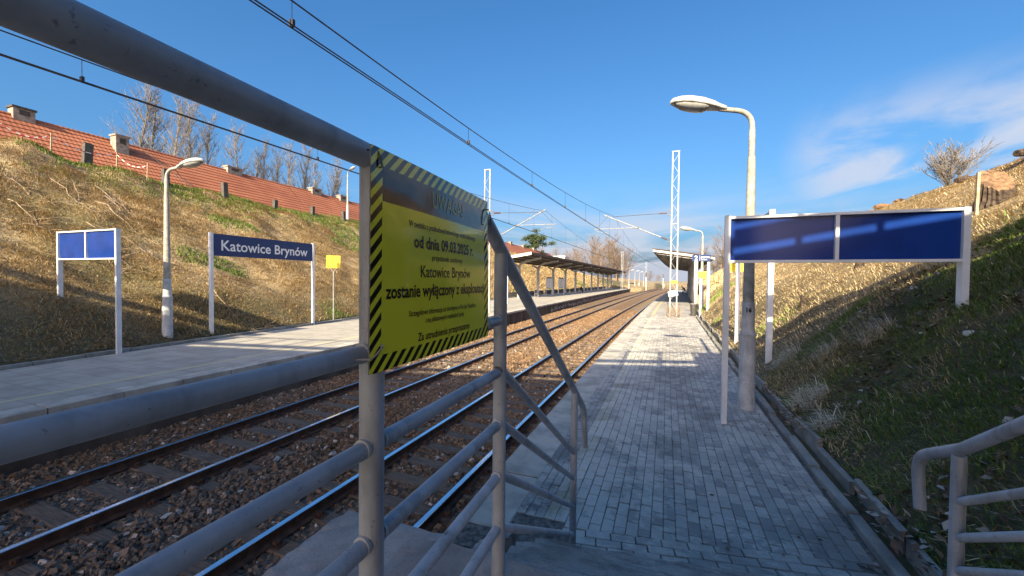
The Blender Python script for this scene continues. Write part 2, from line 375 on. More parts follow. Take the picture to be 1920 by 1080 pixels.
def mk_ballast(name, far):
    m = Mat(name, .9)
    if far:
        v = m.n('ShaderNodeTexVoronoi'); v.inputs['Scale'].default_value = 15; m.l(m.pos(), v.inputs['Vector'])
        sp = m.n('ShaderNodeSeparateColor'); m.l(v.outputs['Color'], sp.inputs[0]); r = sp.outputs[0]
        m.bump(v.outputs['Distance'], .9, .05)
    else:
        r = m.n('ShaderNodeNewGeometry').outputs['Random Per Island']
    k = m.mix(r, (.075, .045, .026, 1), (.225, .14, .08, 1))
    k2 = m.mix(r, (.07, .056, .044, 1), (.20, .16, .125, 1))
    k = m.mix(m.rng(m.noise(.22, 3, .5), .35, .65), k, k2)
    w = m.math('GREATER_THAN', m.math('FRACT', m.math('MULTIPLY', r, 37.7)), .965); k = m.mix(m.math('MULTIPLY', w, .8), k, (.48, .45, .42, 1))
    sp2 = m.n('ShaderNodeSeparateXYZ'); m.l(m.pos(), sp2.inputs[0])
    rust = m.rng(sp2.outputs['Y'], 4, 22, 0, .55); k = m.mix(rust, k, m.mix(r, (.135, .072, .030, 1), (.29, .175, .082, 1)))  # rust-brown tone mixed in more with distance along the line
    m.col(k)
    if not far: m.bump(m.noise(50, 3), .3, .01)
    return m.m
M['ballast'] = mk_ballast('ballast', False); M['ballast_far'] = mk_ballast('ballast_far', True)
def mk_sleeper():
    m = Mat('sleeper', .88); oi = m.n('ShaderNodeObjectInfo')
    a = m.noise(7, 6, .65, stretch=(.6, 7, 7)); k = m.mix(m.rng(a, .3, .7), (.05, .037, .028, 1), (.19, .145, .105, 1))
    k = m.mix(m.math('MULTIPLY', oi.outputs['Random'], .5), k, (.15, .105, .07, 1)); m.col(k); m.bump(a, .8, .02); return m.m
M['sleeper'] = mk_sleeper()
M['rail_rust'] = plain('rail_rust', (.075, .04, .025), .8, .1, .25, 9, .3)
M['rail_top'] = plain('rail_top', (.72, .74, .78), .16, 1.0, .08, 3)
def mk_ground():
    m = Mat('ground', .95)
    a = m.noise(.9, 7, .65); b = m.noise(.16, 4, .55); c = m.noise(9, 5, .7); d = m.noise(2.6, 5, .7, stretch=(1, .45, 1))
    k = m.mix(m.rng(a, .3, .7), (.24, .165, .085, 1), (.52, .40, .22, 1))
    k = m.mix(m.math('MULTIPLY', m.rng(b, .54, .66), .6), k, (.13, .13, .04, 1))
    k = m.mix(m.math('MULTIPLY', m.rng(c, .5, .72), .7), k, (.07, .05, .03, 1))
    k = m.mix(m.math('MULTIPLY', m.rng(d, .52, .68), .6), k, (.11, .07, .04, 1))
    sx_ = m.n('ShaderNodeSeparateXYZ'); m.l(m.pos(), sx_.inputs[0])
    lo_r = m.math('MULTIPLY', m.rng(sx_.outputs['X'], 5.8, 3.0), m.rng(sx_.outputs['X'], -1, 1)); lo_l = m.math('MULTIPLY', m.rng(sx_.outputs['X'], -18.5, -15.5), m.rng(sx_.outputs['X'], -8, -10))
    moist = m.math('MULTIPLY', m.math('ADD', lo_r, lo_l), m.rng(a, .25, .6, .55, .95)); k = m.mix(moist, k, m.mix(m.rng(c, .4, .6), (.055, .065, .022, 1), (.11, .085, .05, 1)))   # damp mossy soil along the foot of the banks
    m.col(k); m.bump(m.math('ADD', c, m.math('MULTIPLY', a, 2)), 1.0, .12); return m.m
M['ground'] = mk_ground()
def mk_grass(name, c0, c1, c2):
    m = Mat(name, .75, 0, .25); at = m.n('ShaderNodeAttribute', attribute_name='tint', attribute_type='GEOMETRY')
    k = m.mix(m.rng(at.outputs['Fac'], 0, .5), c0, c1); k = m.mix(m.rng(at.outputs['Fac'], .5, 1.), k, c2)
    m.col(k); return m.m
M['grass_dry'] = mk_grass('grass_dry', (.27, .18, .09, 1), (.56, .42, .225, 1), (.72, .60, .38, 1))
M['grass_green'] = mk_grass('grass_green', (.055, .10, .022, 1), (.15, .235, .045, 1), (.29, .32, .09, 1))
M['grass_dead'] = mk_grass('grass_dead', (.35, .29, .19, 1), (.62, .55, .40, 1), (.78, .72, .58, 1))
M['leaf_litter'] = mk_grass('leaf_litter', (.06, .04, .025, 1), (.17, .12, .08, 1), (.46, .43, .38, 1))
M['bark_pale'] = plain('bark_pale', (.215, .19, .165), .9, 0, .25, 2)
M['bark_brown'] = plain('bark_brown', (.20, .145, .10), .9, 0, .25, 2)
M['bark_stump'] = plain('bark_stump', (.085, .06, .042), .95, 0, .4, 14, .9)
M['stump_wood'] = plain('stump_wood', (.24, .14, .075), .9, 0, .3, 10, .5)
M['needles'] = mk_grass('needles', (.02, .035, .015, 1), (.05, .075, .03, 1), (.09, .11, .05, 1))
def mk_roof():
    m = Mat('roof_tile', .72); r = m.n('ShaderNodeNewGeometry').outputs['Random Per Island']
    sp = m.n('ShaderNodeSeparateXYZ'); m.l(m.pos(), sp.inputs[0])
    w = m.math('SINE', m.math('MULTIPLY', sp.outputs['Y'], 2 * math.pi / .30))
    a = m.noise(.35, 5, .6); b = m.noise(5, 4, .7)
    k = m.mix(m.rng(a, .3, .7), (.25, .082, .042, 1), (.37, .138, .072, 1)); k = m.mix(m.math('MULTIPLY', m.rng(b, .45, .75), .55), k, (.22, .06, .03, 1))
    k = m.mix(m.math('MULTIPLY', r, .25), k, (.55, .22, .11, 1))
    m.col(k); m.bump(w, .22, .03); return m.m
M['roof_tile'] = mk_roof()
def mk_notice(name, kind):
    m = Mat(name, .11, 0, .5)
    tcn = m.n('ShaderNodeTexCoord'); sp = m.n('ShaderNodeSeparateXYZ'); m.l(tcn.outputs['Object'], sp.inputs[0])
    yel = (.98, .93, .05, 1); blk = (.014, .012, .012, 1)
    if kind == 'stripes':
        f = m.math('FRACT', m.math('MULTIPLY', m.math('SUBTRACT', sp.outputs['Z'], sp.outputs['Y']), 1 / .034))
        m.col(m.mix(m.math('GREATER_THAN', f, .5), yel, blk))
    elif kind == 'header': m.col(blk)
    else: m.col(yel)
    m.b.inputs['Coat Weight'].default_value = .25; m.b.inputs['Coat Roughness'].default_value = .04
    m.bump(m.math('ADD', m.noise(9, 2, .5), m.math('MULTIPLY', m.noise(130, 2, .5), .05)), .10, .02); return m.m
for k_ in ('stripes', 'header', 'field'): M['notice_' + k_] = mk_notice('notice_' + k_, k_)

# ------------------------------------------------------------------ ground sheet
def build_ground():
    ys = np.concatenate([[-400, -200, -90, -50, -30, -18, -12], np.arange(-8, 34, .35), np.arange(34, 70, .9), np.arange(70, 170, 2.5), [175, 185, 200, 220, 250, 300, 400, 600, 900, 1500]])
    tl = np.linspace(0, 1.12, 62); farl = np.array([3, 6, 10, 16, 25, 40, 70, 120, 220, 400, 900, 1500.])
    tr = np.concatenate([np.linspace(0, 2, 14), np.linspace(2.2, 13, 44)]); farr = np.array([15, 18, 22, 30, 45, 70, 120, 250, 500, 900, 1500.])
    rows = []
    for y in ys:
        t0 = float(toeL(y)); k0 = float(kR(y)) + .28
        left = t0 - tl * (t0 - CRL); fl = left[-1] - farl
        xs_l = np.concatenate([fl[::-1], left[::-1]]); zl = zleft(xs_l, np.full_like(xs_l, y))
        lo = -1.25
        mid_x = np.array([t0 + .05, t0 + .5, (t0 + k0) / 2, k0 - .5, k0 - .05]); mid_z = np.full(5, lo)
        if y > 113:
            mid_z[:] = -.95
            a = float(sstep(113, 128, y)); mid_x[3:] = [k0 - .5, k0 - .05]
        xs_r = np.concatenate([k0 + tr, k0 + tr[-1] + farr - 13]); zr_ = zright(xs_r, np.full_like(xs_r, y))
        rows.append(np.stack([np.concatenate([xs_l, mid_x, xs_r]), np.full(len(xs_l) + 5 + len(xs_r), y), np.concatenate([zl, mid_z, zr_])], 1))
    G = np.array(rows); ny, nx = G.shape[:2]
    idx = np.arange(ny * nx).reshape(ny, nx)
    F = np.stack([idx[:-1, :-1], idx[:-1, 1:], idx[1:, 1:], idx[1:, :-1]], -1).reshape(-1, 4)
    o = np_mesh('ground', G.reshape(-1, 3), F, M['ground'], kind='structure')
    o.data.polygons.foreach_set('use_smooth', [True] * len(o.data.polygons))
build_ground()

# ------------------------------------------------------------------ tracks
def sheet(name, ys, fa, fb, z, mat, parent=None, kind='structure', n=2, off0=None):
    us = np.linspace(0, 1, n); V = []; off = []
    for y in ys:
        a, b = float(fa(y)), float(fb(y))
        for u in us: V.append((a + (b - a) * u, y, z)); off.append(0 if off0 is None else off0(a + (b - a) * u, y))
    V = np.array(V); idx = np.arange(len(V)).reshape(len(ys), n)
    F = np.stack([idx[:-1, :-1], idx[:-1, 1:], idx[1:, 1:], idx[1:, :-1]], -1).reshape(-1, 4)
    o = np_mesh(name, V, F, mat, parent, kind=kind)
    if off0 is not None:
        a = o.data.attributes.new('off', 'FLOAT', 'POINT'); a.data.foreach_set('value', np.array(off, np.float32))
    return o
YS = np.concatenate([np.arange(-30, 40, 1.0), np.arange(40, 176, 2.0)])
sheet('trackbed', YS, lambda y: xL(y) + .05 if y < 112 else xF(y) - 2.7, lambda y: xR(y) - .05, -.905, M['ballast_far'])

def ballast_stones(name, y0, y1, dens, size, seed):
    r = np.random.default_rng(seed); n = int((y1 - y0) * 8.0 * dens)
    y = r.uniform(y0, y1, n); a = xL(y) + .06; b = xR(y) - .06; x = a + (b - a) * r.random(n)
    keep = np.ones(n, bool)
    for c in (xN(y), xF(y)):
        for s_ in (-.755, .755): keep &= np.abs(x - c - s_) > .085
    ph = (y % .6)
    for c in (xN(y), xF(y)):
        ons = (np.abs(x - c) < 1.28) & (np.abs(ph - .3) < .125); keep &= ~(ons & (r.random(n) < .965))
    x, y = x[keep], y[keep]; n = len(x)
    s_ = size * r.lognormal(0, .28, n)
    base = np.array([(-1, -1, -1), (1, -1, -1), (1, 1, -1), (-1, 1, -1), (-1, -1, 1), (1, -1, 1), (1, 1, 1), (-1, 1, 1)], float) * .5
    V = base[None] * (1 + r.uniform(-.38, .38, (n, 8, 3))) * (s_[:, None, None]) * np.stack([r.uniform(.8, 1.35, n), r.uniform(.7, 1.1, n), r.uniform(.55, .85, n)], 1)[:, None]
    q = r.normal(size=(n, 4)); q /= np.linalg.norm(q, axis=1)[:, None]; w, i, j, k = q.T
    Rm = np.stack([1 - 2 * (j * j + k * k), 2 * (i * j - k * w), 2 * (i * k + j * w), 2 * (i * j + k * w), 1 - 2 * (i * i + k * k), 2 * (j * k - i * w), 2 * (i * k - j * w), 2 * (j * k + i * w), 1 - 2 * (i * i + j * j)], 1).reshape(n, 3, 3)
    V = np.einsum('nij,nvj->nvi', Rm, V)
    mid = np.abs(x - (xN(y) + xF(y)) / 2) < .7
    V += np.stack([x, y, -.908 + r.uniform(-.02, .02, n) + .03 * mid + .05 * (fbm(x, y, .8) - .5)], 1)[:, None]
    T = np.array([(3, 2, 1, 0), (4, 5, 6, 7), (0, 1, 5, 4), (1, 2, 6, 5), (2, 3, 7, 6), (3, 0, 4, 7)])
    F = (T[None] + (np.arange(n) * 8)[:, None, None]).reshape(-1, 4)
    return np_mesh(name, V.reshape(-1, 3), F, M['ballast'], kind='stuff', flat=True)
o = ballast_stones('ballast_stones', .6, 12, 760, .042, 3); tag(o, 'brown crushed stone ballast lying around the near sleepers', 'ballast')
o = ballast_stones('ballast_stones', 12, 42, 130, .066, 4); tag(o, 'sunlit rust-brown stone ballast farther along the tracks', 'ballast')

def rail_mesh(fx, off, parent):
    prof = [(-.07, -.16), (.07, -.16), (.07, -.147), (.012, -.125), (.010, -.045), (.036, -.034), (.036, -.006), (.030, 0), (-.030, 0), (-.036, -.006), (-.036, -.034), (-.010, -.045), (-.012, -.125), (-.07, -.147)]
    ys = np.concatenate([np.arange(-20, 40, 1.0), np.arange(40, 170, 2.0)]); n = len(prof); mb = MB(); V = []
    for y in ys:
        for a, z in prof: V.append((float(fx(y)) + off + a, y, RAIL + z))
    F = []; mi = []
    for i in range(len(ys) - 1):
        for j in range(n):
            F.append((i * n + j, (i + 1) * n + j, (i + 1) * n + (j + 1) % n, i * n + (j + 1) % n)); mi.append(1 if j in (6, 7, 8) else 0)
    mb.v = V; mb.f = F; mb.m = mi
    return mb.build('rail', [M['rail_rust'], M['rail_top']], parent)
def track(fx, label):
    t = thing('railway_track', label, 'railway track')
    for s_ in (-.755, .755): rail_mesh(fx, s_, t)
    me = None; cl = MB(); rr = random.Random(3)
    for i in range(-6, 190):
        y = .3 + .6 * i
        if me is None:
            b = bmesh.new(); bmesh.ops.create_cube(b, size=1)
            for v in b.verts: v.co = Vector((v.co.x * 2.6, v.co.y * .25, v.co.z * .15))
            bmesh.ops.bevel(b, geom=[e for e in b.edges if abs(e.verts[0].co.z - e.verts[1].co.z) < .01 and e.verts[0].co.z > 0], offset=.018, segments=1, affect='EDGES')
            me = bpy.data.meshes.new('sleeper'); b.to_mesh(me); b.free(); me.materials.append(M['sleeper'])
        d = (fx(y + .1) - fx(y - .1)) / .2
        o = link('sleeper', me, t, (fx(y) + rr.uniform(-.03, .03), y + rr.uniform(-.015, .015), -.952 + rr.uniform(-.008, .008))); o.rotation_euler = (0, 0, -math.atan(d) + rr.uniform(-.012, .012))
        for s_ in (-.755, .755):
            x = fx(y) + s_
            cl.box((x, y, -.874), (.36, .15, .016))
            for q in (-1, 1): cl.box((x + q * .095, y, -.85), (.06, .07, .05)); cl.box((x + q * .13, y, -.845), (.03, .03, .07))
    c = cl.build('rail_fastening', M['rail_rust'], t); c['kind'] = 'stuff'
    return t
track(xN, 'shiny-topped railway track right beside the block-paved platform')
track(xF, 'railway track farther off, along the opposite platform wall')

# ------------------------------------------------------------------ near (right) platform
PR = MB(); ysP = np.concatenate([np.arange(3.3, 40, .7), np.arange(40, 112, 2.)])
PRo = bpy.data.objects.new('platform_right', None); COL.objects.link(PRo); PRo['kind'] = 'structure'
def wallstrip(mb, ys, fx, z0, z1, flip=False):
    V = []; n = len(ys)
    for y in ys: V += [(float(fx(y)), y, z0), (float(fx(y)), y, z1)]
    F = [(2 * i, 2 * i + 2, 2 * i + 3, 2 * i + 1) if not flip else (2 * i + 1, 2 * i + 3, 2 * i + 2, 2 * i) for i in range(n - 1)]
    mb.add(V, F)
w = MB(); wallstrip(w, np.concatenate([np.arange(-6, 112, 1.)]), lambda y: xR(y) + .06, -1.2, -.06)
w.build('edge_wall', M['platform_wall'], PRo)
sheet('bedding', np.arange(2.9, 27.2, .5), lambda y: xR(y) + .1, lambda y: xN(y) + 5.06, -.0075, M['joint'], PRo, None, 2)
o = sheet('far_paving', np.concatenate([np.arange(27, 60, 1.), np.arange(60, 113, 2.)]), lambda y: xN(y) + 2.17, lambda y: xN(y) + 5.55, 0.0, M['far_paving'], PRo, None, 12, lambda x, y: x - xN(y))
def slab_mesh(name, sx, sy, sz, bev, mat, jit=0, seed=0):
    b = bmesh.new(); bmesh.ops.create_cube(b, size=1)
    for v in b.verts: v.co = Vector((v.co.x * sx, v.co.y * sy, (v.co.z - .5) * sz))
    if bev: bmesh.ops.bevel(b, geom=[e for e in b.edges if max(v.co.z for v in e.verts) > -1e-4], offset=bev, segments=1, affect='EDGES')
    b.faces.ensure_lookup_table()
    bmesh.ops.delete(b, geom=[f for f in b.faces if f.normal.z < -.9], context='FACES')
    if jit:
        rr = random.Random(seed)
        for v in b.verts: v.co += Vector((rr.uniform(-jit, jit), rr.uniform(-jit, jit), rr.uniform(-jit, jit) * .4))
    me = bpy.data.meshes.new(name); b.to_mesh(me); b.free(); me.materials.append(mat); return me
es = [slab_mesh('edge_slab', .50, .992, .12, .012, M['concrete_edge'], .004, k) for k in range(3)]
for i in range(0, 109):
    y = 3.70 + 1.0 * i
    o = link('edge_slab', es[i % 3], PRo, (xN(y) + 1.68 + .25, y, random.uniform(-.003, .004))); o.rotation_euler = (random.uniform(-.002, .002), 0, -math.atan(dN(y)))
pv = {k: [slab_mesh('paver', .098 if k != 'paver_dark' else .084, .200, .06, .005, M[k], .0012, q) for q in range(3)] for k in ('paver', 'paver_dark', 'paver_yellow')}
def ysk(x): return .17 * (x + .53)
bricks = []                                   # (off, y, kind, rot90)
def col_kinds():
    c = [(2.215, 'paver_dark'), (2.303, 'paver_dark'), (2.391, 'paver_dark'), (2.487, 'paver_yellow'), (2.590, 'paver_yellow')]
    x = 2.695
    while x < 5.03: c.append((x, 'paver')); x += .1035
    return c
for ci, (off, k) in enumerate(col_kinds()):
    y = 3.50 if off < 2.68 else 3.46 + ysk(xN(3.4) + off)
    y += .103 * (ci % 2) + .1
    if ci % 2: bricks.append((off, y - .155, k, 0, .5))
    while y < 27.0: bricks.append((off, y, k, 0, 1)); y += .2055
for r_ in range(5):
    off = 2.74 + (.10 if r_ % 2 else 0)
    while off < 5.0: bricks.append((off, 3.41 - r_ * .1035 + ysk(xN(3.4) + off), 'paver', 2, 1)); off += .2055
cands = sorted(bricks, key=lambda b: (xN(b[1]) + b[0]) ** 2 + b[1] ** 2)
rest = {k: MB() for k in pv}; rr = random.Random(2)
half = {}
for i, (off, y, k, r90, fr) in enumerate(cands):
    loc = (xN(y) + off, y, rr.uniform(-.0055, .004)); rot = -math.atan(dN(y)) + rr.uniform(-.012, .012) + (math.pi / 2 if r90 else 0) + (.168 if r90 == 2 else 0)
    tilt = (rr.uniform(-.018, .018), rr.uniform(-.025, .025))
    if rr.random() < .0003 and i > 60: continue
    me = pv[k][rr.randrange(3)]
    if i < 300:
        o = link('paver', me, PRo, loc); o.rotation_euler = (tilt[0], tilt[1], rot); o.scale = (1, fr, 1)
    else:
        Mx = Matrix.Translation(loc) @ Matrix.Rotation(rot, 4, 'Z') @ Matrix.Rotation(tilt[0], 4, 'X') @ Matrix.Rotation(tilt[1], 4, 'Y') @ Matrix.Diagonal((1, fr, 1, 1))
        rest[k].add([Mx @ v.co for v in me.vertices], [tuple(p.vertices) for p in me.polygons])
for k in rest:
    o = rest[k].build('paver_field', M[k], PRo); o['kind'] = 'stuff'
# back kerb and the leaning edging slabs of the bank
kb = [slab_mesh('kerbstone', .10, .985, .30, .012, M['concrete'], .006, 10 + k) for k in range(3)]
eb = [slab_mesh('edging_slab', .055, .93, .50, .008, M['concrete'], .010, 20 + k) for k in range(4)]
for i in range(0, 36):
    y = 2.0 + i * 1.0
    o = link('kerbstone', kb[i % 3], PRo, (float(kR(y)) + .07 + rr.uniform(-.015, .015), y, .055 + rr.uniform(-.02, .015))); o.rotation_euler = (rr.uniform(-.02, .02), rr.uniform(-.04, .04), -math.atan(dN(y)) + rr.uniform(-.015, .015))
for i in range(0, 34):
    y = 1.6 + i * .96
    o = link('edging_slab', eb[i % 4], PRo, (float(kR(y)) + .235 + rr.uniform(-.02, .02), y, .20 + rr.uniform(-.05, .03))); o.rotation_euler = (rr.uniform(-.05, .05), rr.uniform(-.22, .02), -math.atan(dN(y)) + rr.uniform(-.05, .05))
sheet('gutter', np.arange(0, 40, 1.), lambda y: float(kR(y)) + .08, lambda y: float(kR(y)) + .40, .02, M['ground'], PRo, None)

# ------------------------------------------------------------------ far (left) platform
PLo = bpy.data.objects.new('platform_left', None); COL.objects.link(PLo); PLo['kind'] = 'structure'
ysL = np.concatenate([np.arange(-25, 60, 1.), np.arange(60, 116.5, 2.)])
sheet('paving', ysL, lambda y: float(kL(y)) + .05, lambda y: xL(y) - .42, 0.0, M['left_paving'], PLo, None, 14, lambda x, y: xL(y) - x)
w = MB(); wallstrip(w, ysL, lambda y: xL(y) - .07, -1.2, -.07); w.box((xL(115.8) - 3, 115.9, -.6), (6, .1, 1.18)); w.build('edge_wall', M['platform_wall'], PLo)
es2 = [slab_mesh('edge_slab', .44, .99, .13, .012, M['concrete_edge'], .004, 40 + k) for k in range(3)]
for i in range(0, 115):
    y = 1.0 + i
    o = link('edge_slab', es2[i % 3], PLo, (xL(y) - .215, y, .004 + random.uniform(-.003, .004))); o.rotation_euler = (0, 0, -math.atan(.006 + .00032 * y))
kb2 = [slab_mesh('kerbstone', .09, .985, .30, .012, M['concrete'], .006, 50 + k) for k in range(3)]
for i in range(0, 60):
    y = .5 + i; d = float(kL(y + .5) - kL(y - .5))
    o = link('kerbstone', kb2[i % 3], PLo, (float(kL(y)) - .02, y, .10 + rr.uniform(-.012, .012))); o.rotation_euler = (0, rr.uniform(-.03, .03), -math.atan(d))
# sprayed graffiti: thin print on the wall face below the far platform edge
g = MB(); rg = random.Random(9)
for i in range(46):
    y = 36 + i * .95 + rg.uniform(-.3, .3); h = rg.uniform(.22, .5); z0 = -.80 + rg.uniform(0, .15); x = xL(y) - .07 + .004
    pts = []
    for q in range(9): pts.append((q / 8, rg.uniform(.05, 1)))
    for q in range(8):
        y0 = y + .8 * pts[q][0]; y1 = y + .8 * pts[q + 1][0]; a = z0 + h * pts[q][1]; b = z0 + h * pts[q + 1][1]; t = rg.uniform(.04, .09)
        g.add([(x, y0, a - t), (xL(y1) - .066, y1, b - t), (xL(y1) - .066, y1, b + t), (x, y0, a + t)], [(0, 1, 2, 3)])
g.build('graffiti', M['graffiti'], PLo)

# ------------------------------------------------------------------ road bridge behind the viewpoint (its deck and parapet throw the shade)
def ybr(x): return -.99 + (.32 if x > -1.5 else .18) * (x + 1.5)
br = thing('road_bridge', 'concrete road bridge over the line just behind the viewpoint', 'bridge')
b = MB()
def deckprism(mb, x0, x1, f0, f1, z0, z1):
    P = [(x0, ybr(x0) + f0), (x1, ybr(x1) + f0), (x1, ybr(x1) + f1), (x0, ybr(x0) + f1)]
    mb.add([(x, y, z) for z in (z0, z1) for x, y in P], [(0, 1, 2, 3), (7, 6, 5, 4), (1, 0, 4, 5), (2, 1, 5, 6), (3, 2, 6, 7), (0, 3, 7, 4)])
deckprism(b, -40, -1.5, 0, -9.8, 5.35, 6.38); deckprism(b, -1.5, 1.0, 0, -9.8, 5.35, 6.38); deckprism(b, 1.0, 18, 0, -9.8, 5.35, 6.525)
deckprism(b, -40, -14.2, 1.9, .01, 5.40, 6.37); b.build('deck', M['concrete_edge'], br)  # unseen forward block on the left, added to extend the shade over the bank
for x0, x1 in ((-15.6, -15.0), (2.6, 3.2)):
    b = MB(); deckprism(b, x0, x1, -2.2, -6.0, -1.2, 5.36); b.build('pier', M['concrete'], br)
b = MB(); deckprism(b, -40, -1.5, .02, -.03, 6.53, 6.78); deckprism(b, -1.5, 1.0, .02, -.03, 6.53, 6.78); b.build('parapet_board', M['galv'], br)
b = MB(); deckprism(b, 1.0, 18, .02, -.03, 6.635, 6.905); b.build('parapet_board', M['galv'], br)
b = MB(); deckprism(b, 1.0, 18, .02, -.03, 7.00, 7.48); b.build('parapet_board', M['galv'], br)
b = MB(); deckprism(b, -40, -14.2, 1.9, 1.85, 6.62, 6.95); b.build('parapet_board', M['galv'], br)  # unseen board added on that block; the gap below leaves a light streak
b = MB(); b.tube([(-40, ybr(-40), 7.5), (-1.5, ybr(-1.5), 7.5), (18, ybr(18), 7.5)], .035, 8); b.build('handrail', M['galv'], br)
x = 1.85 - .95 * 40
while x < 17:
    b = MB(); b.box((x, ybr(x) - .01, 6.95), (.09, .06, 1.15)); b.build('post', M['galv'], br); x += .95

# ------------------------------------------------------------------ concrete stairs under the viewpoint
st = thing('concrete_stairs', 'worn grey concrete steps coming down onto the paved platform', 'stairs')
def rough_block(name, x0, x1, y0, y1, z0, z1, mat, parent, jit=.012, seed=0, step=.07, skew=0.0):
    rr_ = random.Random(seed); b = bmesh.new()
    nx = max(2, int((x1 - x0) / step)); ny = max(2, int((y1 - y0) / step)); grid = {}
    for i in range(nx + 1):
        for j in range(ny + 1):
            edge = (i in (0, nx)) or (j in (0, ny)); q = jit * (1.6 if edge else .5)
            grid[i, j] = b.verts.new((x0 + (x1 - x0) * i / nx + (rr_.uniform(-q, q) if edge else 0), y0 + (y1 - y0) * j / ny + (rr_.uniform(-q, q * .6) if edge else 0), z1 + rr_.uniform(-q, q * .25) * .8))
    for i in range(nx):
        for j in range(ny): b.faces.new((grid[i, j], grid[i + 1, j], grid[i + 1, j + 1], grid[i, j + 1]))
    ring = [grid[i, 0] for i in range(nx + 1)] + [grid[nx, j] for j in range(1, ny + 1)] + [grid[i, ny] for i in range(nx - 1, -1, -1)] + [grid[0, j] for j in range(ny - 1, 0, -1)]
    low = [b.verts.new((v.co.x, v.co.y, z0)) for v in ring]
    for k in range(len(ring)):
        k2 = (k + 1) % len(ring); b.faces.new((ring[k2], ring[k], low[k], low[k2]))
    for v in b.verts: v.co.y += skew * (v.co.x + .53)
    me = bpy.data.meshes.new(name); b.to_mesh(me); b.free(); me.materials.append(mat)
    for p in me.polygons: p.use_smooth = False
    return link(name, me, parent)
rough_block('landing', -1.08, 1.6, -1.9, 1.62, -.9, .96, M['concrete_slab'], st, .012, 1, .09)
for k in range(4):
    z1 = .80 - .16 * k; y0 = 1.60 + .29 * k
    rough_block('step', -.78, 1.62, y0, y0 + .30, -.5, z1, M['concrete_step'], st, .012, 5 + k, .06, .10)
for k in range(3):                                          # lowest tread: three worn strips with open joints
    rough_block('tread_strip', -1.30, 1.64, 2.745 + .113 * k, 2.745 + .113 * k + .103, -.5, (.135, .108, .078)[k], M['concrete_step'], st, .010, 15 + k, .05, .17)
rough_block('side_wall', -1.76, -1.10, -1.9, 1.93, -1.1, .775, M['concrete_slab'], st, .012, 21, .06)
b = MB(); b.box((-1.2, 3.30, -.25), (1.05, .06, .46)); b.build('platform_end', M['concrete_void_shade'], st)
b = MB(); b.box((-1.2, 2.7, -.55), (1.1, 1.2, .04)); b.build('trench_floor', M['concrete_void_shade'], st)
rr2 = random.Random(4)
for k in range(9):
    rough_block('rubble', *( (lambda x, y, s_: (x, x + s_, y, y + s_ * rr2.uniform(.6, 1.1), -.4, rr2.uniform(.0, .5)))(rr2.uniform(-1.12, -.86), rr2.uniform(1.72, 2.6), rr2.uniform(.07, .16))), M['concrete_step'], st, .012, 60 + k, .04)

# ------------------------------------------------------------------ pipe railings of the stairs
def bend(p0, p1, p2, r, n=6):
    p0, p1, p2 = Vector(p0), Vector(p1), Vector(p2); a = p1 + (p0 - p1).normalized() * r; c = p1 + (p2 - p1).normalized() * r
    return [((1 - t) ** 2) * a + 2 * t * (1 - t) * p1 + t * t * c for t in [i / n for i in range(n + 1)]]
rl = thing('stair_railing', 'grey-blue steel pipe railing in the foreground carrying the yellow notice', 'railing', (-.6, 1.5, .96))
def P(x, y, z): return (x + .6, y - 1.5, z - .96)
def tube(name, pts, r, n, mat, parent): 
    m_ = MB(); m_.tube(pts, r, n); return smooth_by_angle(m_.build(name, mat, parent))
for y, z0, z1 in ((.73, .9, 2.45), (1.52, .9, 2.31), (3.18, .0, 1.29), (-.6, .9, 2.45)):
    tube('post', [P(-.6, y, z0), P(-.6, y, z1)], .0275 if y < 2 else .028, 20, M['rail_paint'], rl)
top = [P(-.6, -1.4, 2.470), P(-.6, .6, 2.470), P(-.6, .75, 2.468), P(-.6, 1.15, 2.440)] + [tuple(v) for v in bend(P(-.6, 1.15, 2.440), P(-.6, 1.345, 2.428), P(-.6, 3.17, 1.315), .05)]
top += [tuple(v) for v in bend(P(-.6, 3.1, 1.36), P(-.6, 3.66, 1.00), P(-.6, 3.73, .62), .13)] + [P(-.6, 3.73, .62)]
tube('handrail', top, .0275, 20, M['rail_paint'], rl)
for z in (2.035, 1.822, 1.605, 1.388, 1.17):
    tube('cross_rail', [P(-.6, -1.4, z), P(-.6, .3, z - .002), P(-.6, 1.50, z - .004)], .0195, 16, M['rail_paint_worn_skylit'] if z < 1.5 else M['rail_paint'], rl)
for z in (2.035, 1.822, 1.605, 1.388):
    for y in (.700, .760, 1.490): tube('weld_bead', [P(-.6, y - .004, z), P(-.6, y + .004, z)], [.0225, .0225], 14, M['rail_paint_worn_skylit'], rl)
for z0, z1 in ((1.82, .80), (1.595, .59), (1.375, .36), (1.15, .13)):
    tube('cross_rail', [P(-.6, 1.54, z0), P(-.6, 3.16, z1)], .0195, 14, M['rail_paint_worn_skylit'] if z0 < 1.3 else M['rail_paint'], rl)
rr_ = thing('stair_railing', 'grey pipe railing end with curved handrail at the lower right corner', 'railing', (1.35, 2.43, .3))
def Q(x, y, z): return (x - 1.35, y - 2.43, z - .3)
tube('post', [Q(1.35, 2.43, .1), Q(1.35, 2.43, 1.40)], .027, 18, M['rail_paint'], rr_)
tube('post', [Q(1.35, .8, .8), Q(1.35, .8, 2.5)], .027, 18, M['rail_paint'], rr_)
hp = [Q(1.35, .3, 2.95), Q(1.35, 2.0, 1.73), Q(1.35, 2.4, 1.445)] + [tuple(v) for v in bend(Q(1.35, 2.4, 1.445), Q(1.35, 2.74, 1.27), Q(1.35, 2.70, 1.0), .10)] + [Q(1.35, 2.70, 1.0)]
tube('handrail', hp, .0265, 18, M['rail_paint'], rr_)
for z0 in (1.18, 1.01, .855):
    tube('cross_rail', [Q(1.35, 2.43, z0), Q(1.35, .8, z0 + 1.04)], .0185, 14, M['rail_paint_worn_skylit'], rr_)

